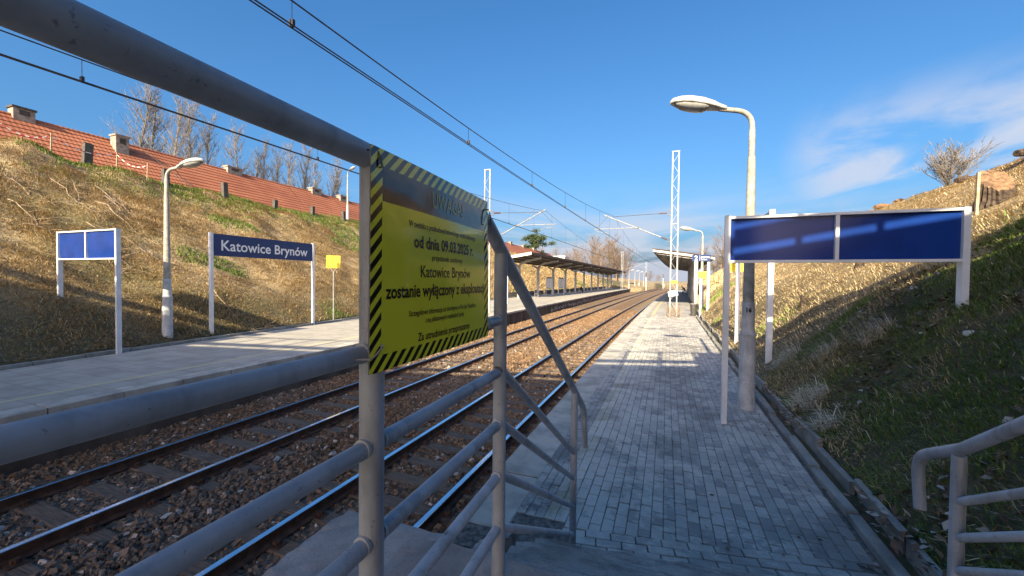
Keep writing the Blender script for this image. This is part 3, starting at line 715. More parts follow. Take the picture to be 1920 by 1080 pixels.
# ------------------------------------------------------------------ lettering
TXT_YZ = Matrix(((0, 0, 1), (1, 0, 0), (0, 1, 0)))            # text on a face that looks towards +x
TXT_XZ = Matrix(((1, 0, 0), (0, 0, -1), (0, 1, 0)))           # text on a face that looks towards -y
def lettering(body, centre, width, height, rot, mat, parent, bold=0.0, name='lettering'):
    c = bpy.data.curves.new(name, 'FONT'); c.body = body; c.align_x = 'CENTER'; c.resolution_u = 3; c.offset = bold
    o = bpy.data.objects.new(name, c); COL.objects.link(o); bpy.context.view_layer.update()
    me = bpy.data.meshes.new_from_object(o.evaluated_get(bpy.context.evaluated_depsgraph_get())); bpy.data.objects.remove(o); bpy.data.curves.remove(c)
    co = np.array([v.co for v in me.vertices]); x0, x1 = co[:, 0].min(), co[:, 0].max()
    cap = .70                                                  # capital height of the face at size 1
    sx = width / (x1 - x0); sy = height / cap if height else sx
    cx = (x0 + x1) / 2; R3 = rot
    for v in me.vertices:
        v.co = Vector(centre) + R3 @ Vector(((v.co.x - cx) * sx, (v.co.y - cap / 2) * sy, 0))
    me.materials.clear(); me.materials.append(mat); me.update()
    return link(name, me, parent)

# ------------------------------------------------------------------ the yellow notice tied to the railing
NY0, NY1, NZ0, NZ1 = .668, 1.296, 1.998, 2.476
nt = thing('notice_board', 'glossy yellow closure notice with black hazard stripes tied to the railing', 'notice', (-.556, (NY0 + NY1) / 2, NZ0))
def N(y, z, x=0): return (x, y - (NY0 + NY1) / 2, z - NZ0)
NW, NH = NY1 - NY0, NZ1 - NZ0
def curl(y, z):                                               # the thin sheet is not quite flat
    u = (y - NY0) / NW; v = (z - NZ0) / NH
    return .0035 * math.sin(3.1 * u + 1.2 * v) + .002 * math.sin(5 * u * v) - .004 * u
def nquad(mb, y0, y1, z0, z1, lift, n=14):
    V = []; F = []; k = max(1, int(n * (y1 - y0) / NW)) ; l_ = max(1, int(n * (z1 - z0) / NH))
    for i in range(k + 1):
        for j in range(l_ + 1):
            y = y0 + (y1 - y0) * i / k; z = z0 + (z1 - z0) * j / l_; V.append(N(y, z, curl(y, z) + lift))
    for i in range(k):
        for j in range(l_):
            a = i * (l_ + 1) + j; F.append((a, a + l_ + 1, a + l_ + 2, a + 1))
    mb.add(V, F)
back = MB(); nquad(back, NY0, NY1, NZ0, NZ1, -.003); V0 = len(back.v); nquad(back, NY0, NY1, NZ0, NZ1, -.0005)
o = back.build('sheet', M['white_metal'], nt, True)
BW = .036
f_ = MB(); nquad(f_, NY0 + BW, NY1 - BW, NZ0 + BW, 2.366, .0004); f_.build('yellow_field', M['notice_field'], nt, True)
f_ = MB(); nquad(f_, NY0 + BW, NY1 - BW, 2.366, NZ1 - BW, .0004); f_.build('black_header', M['notice_header'], nt, True)
f_ = MB(); nquad(f_, NY0, NY1, NZ0, NZ0 + BW, .0004); nquad(f_, NY0, NY1, NZ1 - BW, NZ1, .0004); nquad(f_, NY0, NY0 + BW, NZ0 + BW, NZ1 - BW, .0004); nquad(f_, NY1 - BW, NY1, NZ0 + BW, NZ1 - BW, .0004)
f_.build('striped_border', M['notice_stripes'], nt, True)
def ntext(body, y0, y1, z, h, mat, bold):
    o = lettering(body, N((y0 + y1) / 2, z), y1 - y0, h, TXT_YZ, mat, nt, bold)
    for v in o.data.vertices: v.co.x = curl(v.co.y + (NY0 + NY1) / 2, v.co.z + NZ0) + .0013
    return o
M['pale_print'] = plain('pale_print', (.50, .47, .10), .2, 0, .03, 3)
ntext('UWAGA!', .905, 1.090, 2.408, .040, M['pale_print'], .012)
BP = M['black_print']
ntext('W związku z przebudową katowickiego węzła kolejowego', .800, 1.182, 2.333, .0145, BP, .010)
ntext('od dnia 09.03.2025 r.', .822, 1.165, 2.292, .030, BP, .024)
ntext('przystanek osobowy', .905, 1.082, 2.256, .0145, BP, .008)
ntext('Katowice Brynów', .852, 1.140, 2.219, .030, BP, .006)
ntext('zostanie wyłączony z eksploatacji', .717, 1.258, 2.171, .031, BP, .022)
ntext('Szczegółowe informacje są dostępne w Portalu Pasażera', .803, 1.182, 2.116, .0135, BP, .010)
ntext('i na plakatowych rozkładach jazdy', .878, 1.096, 2.094, .0135, BP, .010)
ntext('Za utrudnienia przepraszamy.', .843, 1.142, 2.054, .020, BP, .012)
def tie(y, z, y2, z2, mat):
    tube('cable_tie', [N(y, z, .002), N(y, z, .010), N((y + y2) / 2, (z + z2) / 2, .008), N(y2, z2, .002), N(y2 - .02, z2, -.04)], .0024, 6, mat, nt)
tie(.695, 2.435, .690, 2.47, M['tie_black']); tie(.70, 2.055, .672, 2.03, M['tie_plastic']); tie(1.286, 2.395, 1.283, 2.445, M['tie_black']); tie(1.275, 2.06, 1.31, 2.03, M['tie_plastic'])

# ------------------------------------------------------------------ double-panel blue boards (one on each platform)
def blue_board(label, x0, x1, y, z0, z1, base0, base1, group):
    t = thing('information_board', label, 'board', (x0, y, base0), 0, group)
    def q(x, yy, z): return (x - x0, yy - y, z - base0)
    for x, bz in ((x0, base0), (x1, base1)):
        m_ = MB(); m_.box(q(x, y, (bz - .25 + z1) / 2), (.072, .11, z1 - bz + .25)); m_.build('post', M['white_metal'], t)
        m_ = MB(); m_.box(q(x, y, z1 + .004), (.076, .115, .008)); m_.build('post_cap', M['galv'], t)
    xm = (x0 + x1) / 2
    for z in (z0 + .02, z1 - .025):
        m_ = MB(); m_.box(q(xm, y - .002, z), (x1 - x0 - .074, .10, .038)); m_.build('frame_bar', M['white_metal'], t)
    m_ = MB(); m_.box(q(xm, y - .003, (z0 + z1) / 2), (.045, .098, z1 - z0 - .08)); m_.build('divider', M['white_metal'], t)
    for s_ in (-1, 1):
        wpan = (x1 - x0) / 2 - .060; xc = xm + s_ * (x1 - x0) / 4 - s_ * .003
        m_ = MB(); m_.box(q(xc, y + .01, (z0 + z1) / 2), (wpan - .0, .03, z1 - z0 - .085)); m_.build('panel', M['blue_panel'], t)
    return t
blue_board('blue double-panel board on white posts standing on the right-hand slope', 1.04, 3.79, 6.87, 2.49, 3.205, 0, 1.80, 'blue boards')
blue_board('blue double-panel board on white posts across the tracks', -17.12, -14.16, 6.65, 2.66, 3.52, 1.35, 0, 'blue boards')

# ------------------------------------------------------------------ station name signs
def name_sign(label, x, y0, y1, face, z0=2.96, z1=3.76, b0=.05, b1=.1):
    t = thing('station_name_sign', label, 'sign', (x, y0, 0), 0, 'station name signs')
    for y, bz in ((y0, b0), (y1, b1)):
        m_ = MB(); m_.box((0, y - y0, (bz - .3 + z1 + .03) / 2), (.11, .10, z1 + .03 - bz + .3)); m_.build('post', M['white_metal'], t)
    m_ = MB(); m_.box((0, (y1 - y0) / 2, (z0 + z1) / 2), (.06, y1 - y0 - .104, z1 - z0)); p = m_.build('panel', M['blue_sign'], t)
    if face > 0: lettering('Katowice Brynów', (.033, (y1 - y0) / 2 + .0, (z0 + z1) / 2 + .0), 3.82, .38, TXT_YZ, M['white_print'], t, .014)
    else:
        R_ = Matrix(((0, 0, -1), (-1, 0, 0), (0, 1, 0)))
        lettering('Katowice Brynów', (-.033, (y1 - y0) / 2, (z0 + z1) / 2), 3.82, .38, R_, M['white_print'], t, .014)
    return t
name_sign('dark blue station name sign facing the tracks from the opposite platform', -15.0, 9.66, 14.16, 1)
name_sign('station name sign seen edge-on behind the blue board on the right', 2.45, 10.36, 14.1, -1, 3.0, 3.8, .1, .2)

# ------------------------------------------------------------------ small yellow plates on thin posts
def yellow_plate(label, x, y, z, rz, b=.1, dx=.95):
    t = thing('yellow_plate_sign', label, 'sign', (x, y, b), rz, 'small yellow plates on posts')
    m_ = MB(); m_.box((0, 0, (z - b) / 2 + -.2), (.05, .05, z - b + .1)); m_.build('post', M['galv'] if x < 0 else M['steel_dark'], t)
    for s_ in (-1, 1):
        m_ = MB(); m_.bar((0, -.01, z - b - .18), (s_ * .17, -.03, z - b + .05), .03, .02); m_.build('bracket', M['galv'], t)
    m_ = MB(); m_.box((0, -.045, z - b + .34), (.64, .02, .62)); m_.build('plate', M['yellow_plate'], t)
    for k in range(4):
        m_ = MB(); m_.box((0, -.0565, z - b + .50 - .1 * k), (.40 - .05 * (k % 2), .002, .018)); m_.build('print_line', M['steel_dark'], t)
    return t
yellow_plate('small yellow plate on a thin post across the tracks beside the name sign', -15.2, 15.6, 2.66, rad(40))
yellow_plate('small yellow plate on a dark post half hidden behind the right lamp pole', 2.66, 15.0, 2.52, rad(-8), .2)

# ------------------------------------------------------------------ street lamps
def lamp_proto(label, loc, rz, height=5.1, reach=.55):
    t = thing('platform_lamp', label, 'street lamp', loc, rz, 'platform lamps')
    m_ = MB(); m_.tube([(0, 0, -.3), (0, 0, .05), (0, 0, .42)], .134, 20); m_.tube([(0, 0, .42), (0, 0, 1.0)], .127, 20); m_.tube([(0, 0, 1.0), (0, 0, 1.30)], [.127, .120], 20); m_.tube([(0, 0, 1.30), (0, 0, 1.40)], [.120, .098], 20)
    smooth_by_angle(m_.build('pole_base', M['pole_grey'], t))
    for z in (.44, 1.28):
        m_ = MB(); m_.tube([(0, 0, z), (0, 0, z + .02)], .138, 20); m_.build('collar', M['pole_grey'], t)
    m_ = MB(); m_.tube([(0, 0, 1.36), (0, 0, 1.85)], [.104, .100], 18); smooth_by_angle(m_.build('pole_sleeve', M['pole_grey'], t))
    m_ = MB(); m_.tube([(0, 0, 1.85), (0, 0, height - .75)], [.090, .060], 18); smooth_by_angle(m_.build('pole', M['concrete_pole'], t))
    pts = [(0, 0, height - .78), (0, 0, height - .30)] + [tuple(v) for v in bend((0, 0, height - .3), (0, 0, height + .02), (-reach, 0, height + .09), .26)] + [(-reach, 0, height + .09)]
    m_ = MB(); m_.tube(pts, [.05] * 2 + [.042] * (len(pts) - 2), 14); smooth_by_angle(m_.build('arm', M['concrete_pole'], t))
    # head: lofted shell with a glass bowl below
    hd = MB(); gl = MB(); n = 18; secs = [(.12, .040, .04), (.10, .065, .06), (.0, .085, .08), (-.10, .125, .115), (-.28, .165, .145), (-.50, .175, .145), (-.66, .150, .115), (-.78, .09, .07), (-.82, .02, .02)]
    V = []; G = []
    for (dx, wy, hz) in secs:
        for j in range(n):
            a = 2 * math.pi * j / n; zz = math.sin(a); yy = math.cos(a)
            V.append((-reach + dx, yy * wy, height + .10 - dx * .16 + (zz * hz if zz > 0 else zz * .03)))
    hd.add(V, [(i * n + j, (i + 1) * n + j, (i + 1) * n + (j + 1) % n, i * n + (j + 1) % n) for i in range(len(secs) - 1) for j in range(n)] + [tuple(range(n)), tuple((len(secs) - 1) * n + j for j in range(n - 1, -1, -1))])
    h = smooth_by_angle(hd.build('lamp_head', M['lamp_white'], t), 55)
    for (dx, wy, hz) in [(-.20, .11, .04), (-.28, .14, .085), (-.45, .15, .10), (-.62, .13, .085), (-.74, .07, .04)]:
        for j in range(n):
            a = math.pi + math.pi * j / (n - 1); G.append((-reach + dx, math.cos(a) * wy, height + .085 - dx * .16 + math.sin(a) * hz))
    gl.add(G, [(i * n + j, (i + 1) * n + j, (i + 1) * n + j + 1, i * n + j + 1) for i in range(4) for j in range(n - 1)])
    smooth_by_angle(gl.build('glass_bowl', M['lamp_glass'], h), 60)
    return t
L1 = lamp_proto('tall platform lamp with white head beside the right blue board', (1.53, 7.83, 0), rad(14))
def lamp_copy(label, loc, rz, sc=1.0):
    c = copy_tree(L1); c.location = loc; c.rotation_euler = (0, 0, rz); c.scale = (sc, sc, sc); c['label'] = label; return c
lamp_copy('platform lamp across the tracks between the board and the name sign', (-15.0, 8.3, .12), rad(180 + 8), 1.08)
lamp_copy('white lamp rising beside the roof of the right-hand shelter', (3.02, 29.85, 0), rad(10), 1.10)
for i, (x_, y_, lb) in enumerate(((-6.95, 117, 'far lamp just past the end of the opposite shelter'), (-5.85, 128, 'second far lamp past the opposite shelter'), (-5.05, 141, 'third far lamp past the opposite shelter'), (-4.0, 155, 'farthest lamp on the left of the curving line'))):
    lamp_copy(lb, (x_, y_, .0), rad(188))
lamp_copy('lamp standing on the left embankment crest near the yellow notice', (-28.2, 30.75, 7.5), rad(160), .98)

nl = lettering('16', (-.035, -.106, 1.72), .085, .075, TXT_XZ, M['black_print'], L1, .03, 'pole_number')
# ------------------------------------------------------------------ lattice masts and overhead line
def mast(label, loc, top, side, arm_x, canti=True, w0=.40, w1=.36):
    """two white channels with zig-zag bracing; side = direction of the track"""
    t = thing('catenary_mast', label, 'mast', loc, 0, 'lattice masts of the overhead line')
    H = top
    for s_ in (-1, 1):
        m_ = MB(); m_.bar((s_ * w0 / 2, 0, -.3), (s_ * w1 / 2, 0, H), .075, .07, upv=(0, 1, 0)); m_.build('channel', M['mast_white'], t)
    z = .35; k = 0; dz = .62
    while z + dz < H - .1:
        wa = w0 + (w1 - w0) * z / H; wb = w0 + (w1 - w0) * (z + dz) / H; s_ = 1 if k % 2 else -1
        m_ = MB(); m_.bar((-s_ * wa / 2, -.02, z), (s_ * wb / 2, -.02, z + dz), .018, .045, upv=(0, 1, 0)); m_.build('brace', M['mast_white'], t); z += dz; k += 1
    for z in (H - .04, H * .56):
        m_ = MB(); m_.box((0, .0, z), (w1 + .11, .11, .06)); m_.build('cross_plate', M['mast_white'], t)
    if canti:
        L = arm_x - loc[0]; d = 1 if L > 0 else -1
        z1, z2, zt = 6.55, 4.85, 6.50
        a0 = (d * .22, 0, z1); b0 = (d * .22, 0, z2)
        def ins(p, q_):
            m2 = MB(); v = Vector(q_) - Vector(p); 
            for i in range(6): m2.tube([Vector(p) + v * (i / 6), Vector(p) + v * (i / 6 + .09)], .055, 10)
            m2.tube([p, q_], .025, 8); m2.build('insulator', M['porcelain'], t)
        for zz in (z1 + .12, z1 - .12, z2 + .12, z2 - .12):
            m_ = MB(); m_.box((d * .32, 0, zz), (.30, .06, .05)); m_.build('bracket', M['steel_dark'], t)
        ins((d * .47, 0, z1), (d * .95, 0, z1 - .01)); ins((d * .42, 0, z2), (d * .80, 0, z2 + .17))
        m_ = MB(); m_.tube([(d * .95, 0, z1 - .01), (L - d * .25, 0, zt - .05)], .018, 6); m_.build('stay_wire', M['steel_dark'], t)
        m_ = MB(); m_.tube([(d * .80, 0, z2 + .17), (L + d * .25, 0, zt + .10)], .035, 10); m_.build('cantilever_tube', M['galv'], t)
        fx = .42; mx = d * .8 + (L - d * .8) * fx; mz = z2 + .17 + (zt + .1 - z2 - .17) * fx
        m_ = MB(); m_.tube([(mx, 0, mz), (L + d * .9, 0, mz - .02)], .024, 8); m_.build('registration_tube', M['galv'], t)
        m_ = MB(); m_.tube([(L + d * .75, 0, mz - .02), (L + d * .75, 0, mz - .18), (L + d * .2, 0, mz - .25), (L - d * .05, 0, mz - .33)], .016, 6); m_.build('steady_arm', M['galv'], t)
        m_ = MB(); m_.tube([(L, 0, zt), (L + d * .75, 0, mz)], .008, 4); m_.build('tie_wire', M['steel_dark'], t)
        for xx, zz in ((L, zt), (mx, mz)):
            m_ = MB(); m_.box((xx, 0, zz), (.10, .10, .12)); m_.build('clamp', M['steel_dark'], t)
    return t
m1 = mast('white lattice mast standing on the right platform in front of the shelter', (1.12, 27.15, 0), 10.45, -1, -3.05)
# wire cage and plates on the near mast
cg = MB()
for k in range(11):
    u = -.34 + .068 * k
    for yy in (-1.15, .3): cg.tube([(u, yy, 0), (u + random.uniform(-.04, .04), yy, .68 + random.uniform(-.1, .06))], .0065, 4)
for k in range(17):
    v = -1.15 + .09 * k
    for xx in (-.34, .34): cg.tube([(xx, v, 0), (xx + random.uniform(-.05, .05), v, .66 + random.uniform(-.12, .08))], .0065, 4)
for k in range(7):
    z = .06 + .1 * k
    cg.tube([(-.34, -1.15, z), (.34, -1.15, z + random.uniform(-.05, .05)), (.35, .3, z), (-.34, .3, z), (-.35, -1.15, z)], .0065, 4)
for k in range(12):
    cg.tube([(random.uniform(-.33, .33), random.uniform(-1.1, .25), random.uniform(0, .6)) for _ in range(3)], .007, 4)
t_ = tag(cg.build('wire_cage', M['twig'], None, loc=(1.10, 26.95, 0)), 'bent wire mesh cage around the foot of the white mast', 'cage')
def plate(name, c, d, mat, parent, ry=0):
    m_ = MB(); m_.box(c, d, rot=Matrix.Rotation(ry, 3, 'Y')); return m_.build(name, mat, parent)
plate('white_plate', (-.03, -.09, 1.42), (.56, .02, .34), M['white_print'], m1, rad(-13)); plate('yellow_plate', (.02, -.09, 2.16), (.40, .02, .20), M['yellow_plate'], m1)
for k in range(3): plate('plate_mark', (-.17 + .15 * k, -.102, 1.40 + .035 * k), (.07, .003, .05), M['galv'], m1)
mast('white lattice mast on the opposite platform, rising behind the yellow notice', (-10.47, 24.0, 0), 9.45, 1, -6.75)
m3 = mast('far lattice mast at the far end of the opposite shelter', (-7.9, 104, 0), 9.6, 1, float(xF(104)) + .1)
mast('far lattice mast where the line curves out of sight', (-3.0, 150, 0), 9.0, 1, 1.0, False)

def overhead(label, fx, pts_m, pts_c, group):
    t = thing('overhead_wire', label, 'overhead wire', (0, 0, 0), 0, group)
    def spline(P_, y): return float(np.interp(y, [p[0] for p in P_], [p[1] for p in P_]))
    def smooth(P_):
        ys = np.linspace(P_[0][0], P_[-1][0], 90); c = np.interp(ys, [p[0] for p in P_], [p[1] for p in P_]); return list(zip(ys, c))
    def zm(y):   # catenary between supports: parabola
        for (a, za), (b_, zb), sag in pts_m:
            if a <= y <= b_: u = (y - a) / (b_ - a); return za + (zb - za) * u - sag * 4 * u * (1 - u)
        return pts_m[-1][1][1]
    def zc(y): return spline(pts_c, y)
    ys = np.concatenate([np.arange(pts_m[0][0][0], 30, .8), np.arange(30, pts_m[-1][1][0] + .1, 3.)])
    m_ = MB(); m_.tube([(float(fx(y)), y, zm(y)) for y in ys], .0085, 6); m_.build('messenger_wire', M['wire'], t)
    for s_ in (-.022, .022):
        m_ = MB(); m_.tube([(float(fx(y)) + s_, y, zc(y)) for y in ys], .0075, 6); m_.build('contact_wire', M['wire'], t)
    y = pts_m[0][0][0] + 1.2; k = 0
    while y < 100:
        if zm(y) - zc(y) > .12:
            m_ = MB(); m_.tube([(float(fx(y)), y, zm(y)), (float(fx(y)), y, zc(y) + .02)], .004, 4); m_.box((float(fx(y)), y, zc(y) + .03), (.05, .03, .07)); m_.build('dropper', M['wire'], t)
        y += 3.72
    return t
fxn = lambda y: xN(y) - .02 + .0 * y
overhead('overhead wires above the near track', fxn, [((-28, 6.4), (26.9, 6.5), 1.56), ((26.9, 6.5), (76, 6.5), 1.0), ((76, 6.5), (130, 6.4), 1.0)], [(-28, 4.75), (2, 4.66), (10, 4.76), (26, 5.0), (60, 5.05), (130, 5.0)], 'overhead wires')
overhead('overhead wires above the far track', lambda y: xF(y) + .15, [((-28, 6.4), (24, 6.5), 1.52), ((24, 6.5), (75, 6.5), 1.0), ((75, 6.5), (130, 6.4), 1.0)], [(-28, 4.75), (2, 4.70), (10, 4.80), (24, 4.95), (60, 5.05), (130, 5.0)], 'overhead wires')

# ------------------------------------------------------------------ shelters
def seg_roof(name_mb, pts):  # pts: list of stations, each [(x,y,z) front-top, rear-top]
    pass
def shelter_right():
    t = thing('platform_shelter', 'open-fronted shelter with brown sloping roof on the right platform', 'shelter')
    ys = np.arange(37.0, 86.0, 3.5)
    f = lambda y: xN(y) + 2.0; r_ = lambda y: xN(y) + 6.9; wl = lambda y: xN(y) + 5.55
    th = .26; top = MB(); und = MB(); fas = MB(); V = []; U = []
    for y in ys: V += [(f(y), y, 5.06), (r_(y), y, 4.33)]; U += [(f(y) + .02, y, 5.06 - th), (r_(y) - .02, y, 4.33 - th)]
    n = len(ys)
    top.add(V, [(2 * i, 2 * i + 1, 2 * i + 3, 2 * i + 2) for i in range(n - 1)]); und.add(U, [(2 * i, 2 * i + 2, 2 * i + 3, 2 * i + 1) for i in range(n - 1)])
    rf = top.build('roof', M['canopy_top'], t); und.build('soffit', M['canopy_under'], rf)
    y = 37.0
    fas.add([(f(y), y - .02, 5.0), (r_(y), y - .02, 4.27), (r_(y), y - .02, 4.27 - .20), (f(y), y - .02, 5.0 - .20)], [(3, 2, 1, 0)])
    fas.add([(f(q), q, z) for q in ys for z in (5.0, 4.78)], [(2 * i, 2 * i + 1, 2 * i + 3, 2 * i + 2) for i in range(n - 1)])
    fas.build('fascia', M['fascia'], rf)
    tr = MB(); tr.bar((f(y) - .05, y - .06, 5.06), (r_(y) + .05, y - .06, 4.33), .12, .07); tr.build('roof_edge', M['canopy_top'], rf)
    for q in ys[::1]:
        m_ = MB(); m_.bar((f(q) + .3, q + .3, 4.70), (wl(q), q + .3, 4.20), .12, .22); m_.bar((wl(q) - .1, q + .3, 0), (wl(q) - .1, q + .3, 4.2), .16, .2); m_.build('frame', M['column'], t)
    for k in range(5):
        m_ = MB(); offk = 2.4 + .65 * k; m_.tube([(xN(q) + offk, q, 5.06 - th - .05 - (offk - 2.0) * .149) for q in ys], .05, 4); m_.build('purlin', M['canopy_under'], t)
    for i in range(n - 1):
        a, c = ys[i], ys[i + 1]
        m_ = MB(); m_.add([(wl(a), a, 0), (wl(c), c, 0), (wl(c), c, 4.25), (wl(a), a, 4.25), (wl(a) + .08, a, 0), (wl(c) + .08, c, 0), (wl(c) + .08, c, 4.25), (wl(a) + .08, a, 4.25)], [(0, 3, 2, 1), (4, 5, 6, 7), (0, 4, 7, 3), (1, 2, 6, 5), (3, 7, 6, 2)])
        m_.build('wall_panel', M['panel_grey'], t)
        if i in (1, 2, 4, 6):
            m_ = MB(); yc = (a + c) / 2; m_.box((wl(yc) - .06, yc, 1.75), (.05, 1.5, 1.5), -math.atan(dN(yc))); ff = m_.build('display_case', M['galv'], t)
            for s_ in (-.36, .36):
                m_ = MB(); m_.box((wl(yc) - .09, yc + s_, 1.75), (.01, .60, 1.3), -math.atan(dN(yc))); m_.build('poster', M['poster'], ff)
    return t
shelter_right()
def shelter_left():
    t = thing('platform_shelter', 'long brown canopy on arched columns over the opposite platform', 'shelter')
    cx_ = lambda y: float(np.interp(y, [41, 45, 51.5, 58, 64.5, 71, 77.5, 84, 90.5, 97, 103.5, 110, 116], [-15.7, -15.4, -14.9, -14.4, -13.95, -13.5, -13.05, -12.57, -12.1, -11.75, -11.4, -11.15, -10.9]))
    ys = np.concatenate([[41.3], np.arange(45, 113.6, 3.25)]); n = len(ys)
    fo = lambda y: np.interp(y, [41, 113], [2.95, 3.45]); zf = lambda y: np.interp(y, [41, 113], [5.26, 4.72]); zr = lambda y: zf(y) - .62
    V = []; U = []
    for y in ys: V += [(cx_(y) + fo(y), y, zf(y)), (cx_(y) - 1.0, y, zr(y))]; U += [(cx_(y) + fo(y) - .02, y, zf(y) - .26), (cx_(y) - .98, y, zr(y) - .26)]
    top = MB(); top.add(V, [(2 * i + 1, 2 * i, 2 * i + 2, 2 * i + 3) for i in range(n - 1)]); rf = top.build('roof', M['canopy_top'], t)
    und = MB(); und.add(U, [(2 * i, 2 * i + 1, 2 * i + 3, 2 * i + 2) for i in range(n - 1)]); und.build('soffit', M['canopy_under'], rf)
    fr = MB(); fr.add([(cx_(q) + fo(q), q, zf(q) - d_) for q in ys for d_ in (.0, .24)], [(2 * i, 2 * i + 1, 2 * i + 3, 2 * i + 2) for i in range(n - 1)]); fr.build('front_edge', M['canopy_top'], rf)
    fa = MB(); y = ys[0]; fa.add([(cx_(y) + fo(y), y - .01, zf(y)), (cx_(y) - 1, y - .01, zr(y)), (cx_(y) - 1, y - .01, zr(y) - .30), (cx_(y) + fo(y), y - .01, zf(y) - .30)], [(0, 1, 2, 3)]); fa.build('end_fascia', M['fascia'], rf)
    for i in range(11):
        y = 45 + 6.5 * i; x = cx_(y)
        m_ = MB(); m_.box((x, y, 1.9), (.30, .34, 3.8)); co_ = m_.build('column', M['column'], t)
        m_ = MB(); pts = [(x, y, 3.4), (x + .06, y, 3.85), (x + .35, y, 4.2), (x + .9, y, 4.42), (x + fo(y) - .25, y, zf(y) - .42)]
        for a_, b_ in zip(pts[:-1], pts[1:]): m_.bar(a_, b_, .24, .30, upv=(0, 1, 0))
        m_.bar((x, y, 3.7), (x - .8, y, zr(y) - .38), .22, .24, upv=(0, 1, 0))
        m_.build('arch_bracket', M['column'], t)
    for k in range(4):
        m_ = MB(); m_.tube([(cx_(q) - .6 + k * (fo(q) + .2) / 3, q, zr(q) + (zf(q) - zr(q)) * ((.4 + k * (fo(q) + .2) / 3) / (fo(q) + 1)) - .33) for q in ys], .07, 4); m_.build('purlin', M['canopy_under'], t)
    for q in ys[2::4]:
        m_ = MB(); m_.box((cx_(q) + 1.5, q, zf(q) - .48), (.18, 1.2, .09)); m_.build('strip_lamp', M['lamp_white'], t)
    return t, cx_
_, CX = shelter_left()
def bench(label, loc, rz, group='benches on the platforms'):
    t = thing('bench', label, 'bench', loc, rz, group)
    for k in range(4): m_ = MB(); m_.box((0, -.18 + .12 * k, .45), (1.8, .10, .04)); m_.build('seat_slat', M['bench_wood'], t)
    for k in range(3): m_ = MB(); m_.box((0, .24 + .02 * k, .58 + .14 * k), (1.8, .035, .10)); m_.build('back_slat', M['bench_wood'], t)
    for x_ in (-.7, .7): m_ = MB(); m_.bar((x_, -.2, 0), (x_, -.2, .43), .05, .05); m_.bar((x_, .2, 0), (x_, .27, .95), .05, .05); m_.bar((x_, -.22, .42), (x_, .22, .42), .05, .04); m_.build('leg', M['galv'], t)
    return t
BN = bench('wooden bench by the first columns of the opposite canopy', (CX(49) + .9, 49.0, 0), rad(94))
for x_, y_, rz, lb in ((CX(72.6) + .55, 72.6, 94, 'bench under the opposite canopy with a person sitting on it'), (CX(86) + .5, 86.5, 94, 'empty bench deep under the opposite canopy'), (float(xN(78)) + 5.05, 78.0, -86, 'bench against the shelter wall on the right platform'), (float(xN(60)) + 5.05, 60, -86, 'bench near the posters in the right shelter')):
    c = copy_tree(BN); c.location = (x_, y_, 0); c.rotation_euler = (0, 0, rad(rz)); c['label'] = lb
def timetable(label, x, y, rz):
    t = thing('timetable_case', label, 'notice case', (x, y, 0), rz, 'timetable cases')
    for s_ in (-.42, .42): m_ = MB(); m_.box((s_, 0, 1.25), (.07, .08, 2.5)); m_.build('post', M['white_metal'], t)
    m_ = MB(); m_.box((0, 0, 1.75), (.77, .09, 1.55)); c_ = m_.build('case', M['panel_grey'], t)
    for k in range(2): m_ = MB(); m_.box((-.18 + .36 * k, -.05, 1.75), (.30, .012, 1.25)); m_.build('timetable_sheet', M['poster'], c_)
    m_ = MB(); m_.box((0, -.01, 2.55), (.77, .11, .10)); m_.build('case_top', M['canopy_under'], t)
timetable('timetable case under the opposite canopy, nearer of the two', -14.35, 55.4, rad(18)); timetable('timetable case under the opposite canopy, farther of the two', -14.1, 62.0, rad(18))
# dark low hedge-like planters behind the left columns
for k in range(9):
    y = 47 + 7 * k; m_ = MB(); m_.box((CX(y) - 1.2, y, .35), (.12, 6.2, .62), rad(-4)); tag(m_.build('low_wall', M['concrete_dark'], None), f'low dark wall section behind the opposite canopy columns', 'wall', 'low wall sections under the canopy')

# ------------------------------------------------------------------ platform number sign and its posts
def platform_sign(label, x0, x1, y, z0, z1, num, posts):
    t = thing('platform_number_sign', label, 'sign', (x0, y, 0), 0, 'platform number signs')
    m_ = MB(); m_.box(((x1 - x0) / 2, 0, (z0 + z1) / 2), (x1 - x0, .06, z1 - z0)); m_.build('panel', M['blue_sign'], t)
    lettering(num, (.22, -.034, (z0 + z1) / 2), .17, .27, TXT_XZ, M['white_print'], t, .02)
    m_ = MB(); m_.box((.42, -.033, (z0 + z1) / 2), (.012, .004, z1 - z0 - .08)); m_.build('divider_line', M['white_print'], t)
    lettering('peron', (.72, -.034, (z0 + z1) / 2 + .06), .46, .13, TXT_XZ, M['white_print'], t, .02); lettering('platform', (.66, -.034, (z0 + z1) / 2 - .10), .33, .06, TXT_XZ, M['white_print'], t, .01)
    for px_2, py_2, pz in posts:
        m_ = MB(); m_.box((px_2 - x0, py_2 - y, pz / 2), (.13, .13, pz)); m_.build('post', M['white_metal'], t)
    return t
platform_sign('blue sign with a white 2 on tall white posts by the shelter', 2.10, 3.12, 26.3, 3.42, 3.82, '2', ((3.02, 26.42, 3.80),))
platform_sign('blue platform number sign on a white post on the opposite platform', -13.6, -12.5, 33.5, 3.42, 3.82, '1', ((-12.62, 33.62, 3.80), (-13.5, 33.62, 3.8)))
def post_plate(label, loc, h, zplate):
    t = thing('white_post', label, 'post', loc, 0, 'white posts')
    m_ = MB(); m_.box((0, 0, h / 2), (.10, .10, h)); m_.build('post', M['white_metal'], t)
    if zplate: m_ = MB(); m_.box((.18, -.07, zplate), (.62, .02, .42)); m_.build('yellow_plate', M['yellow_plate'], t)
post_plate('white post carrying a yellow plate in front of the shelter', (2.62, 26.6, 0), 2.9, 2.6)
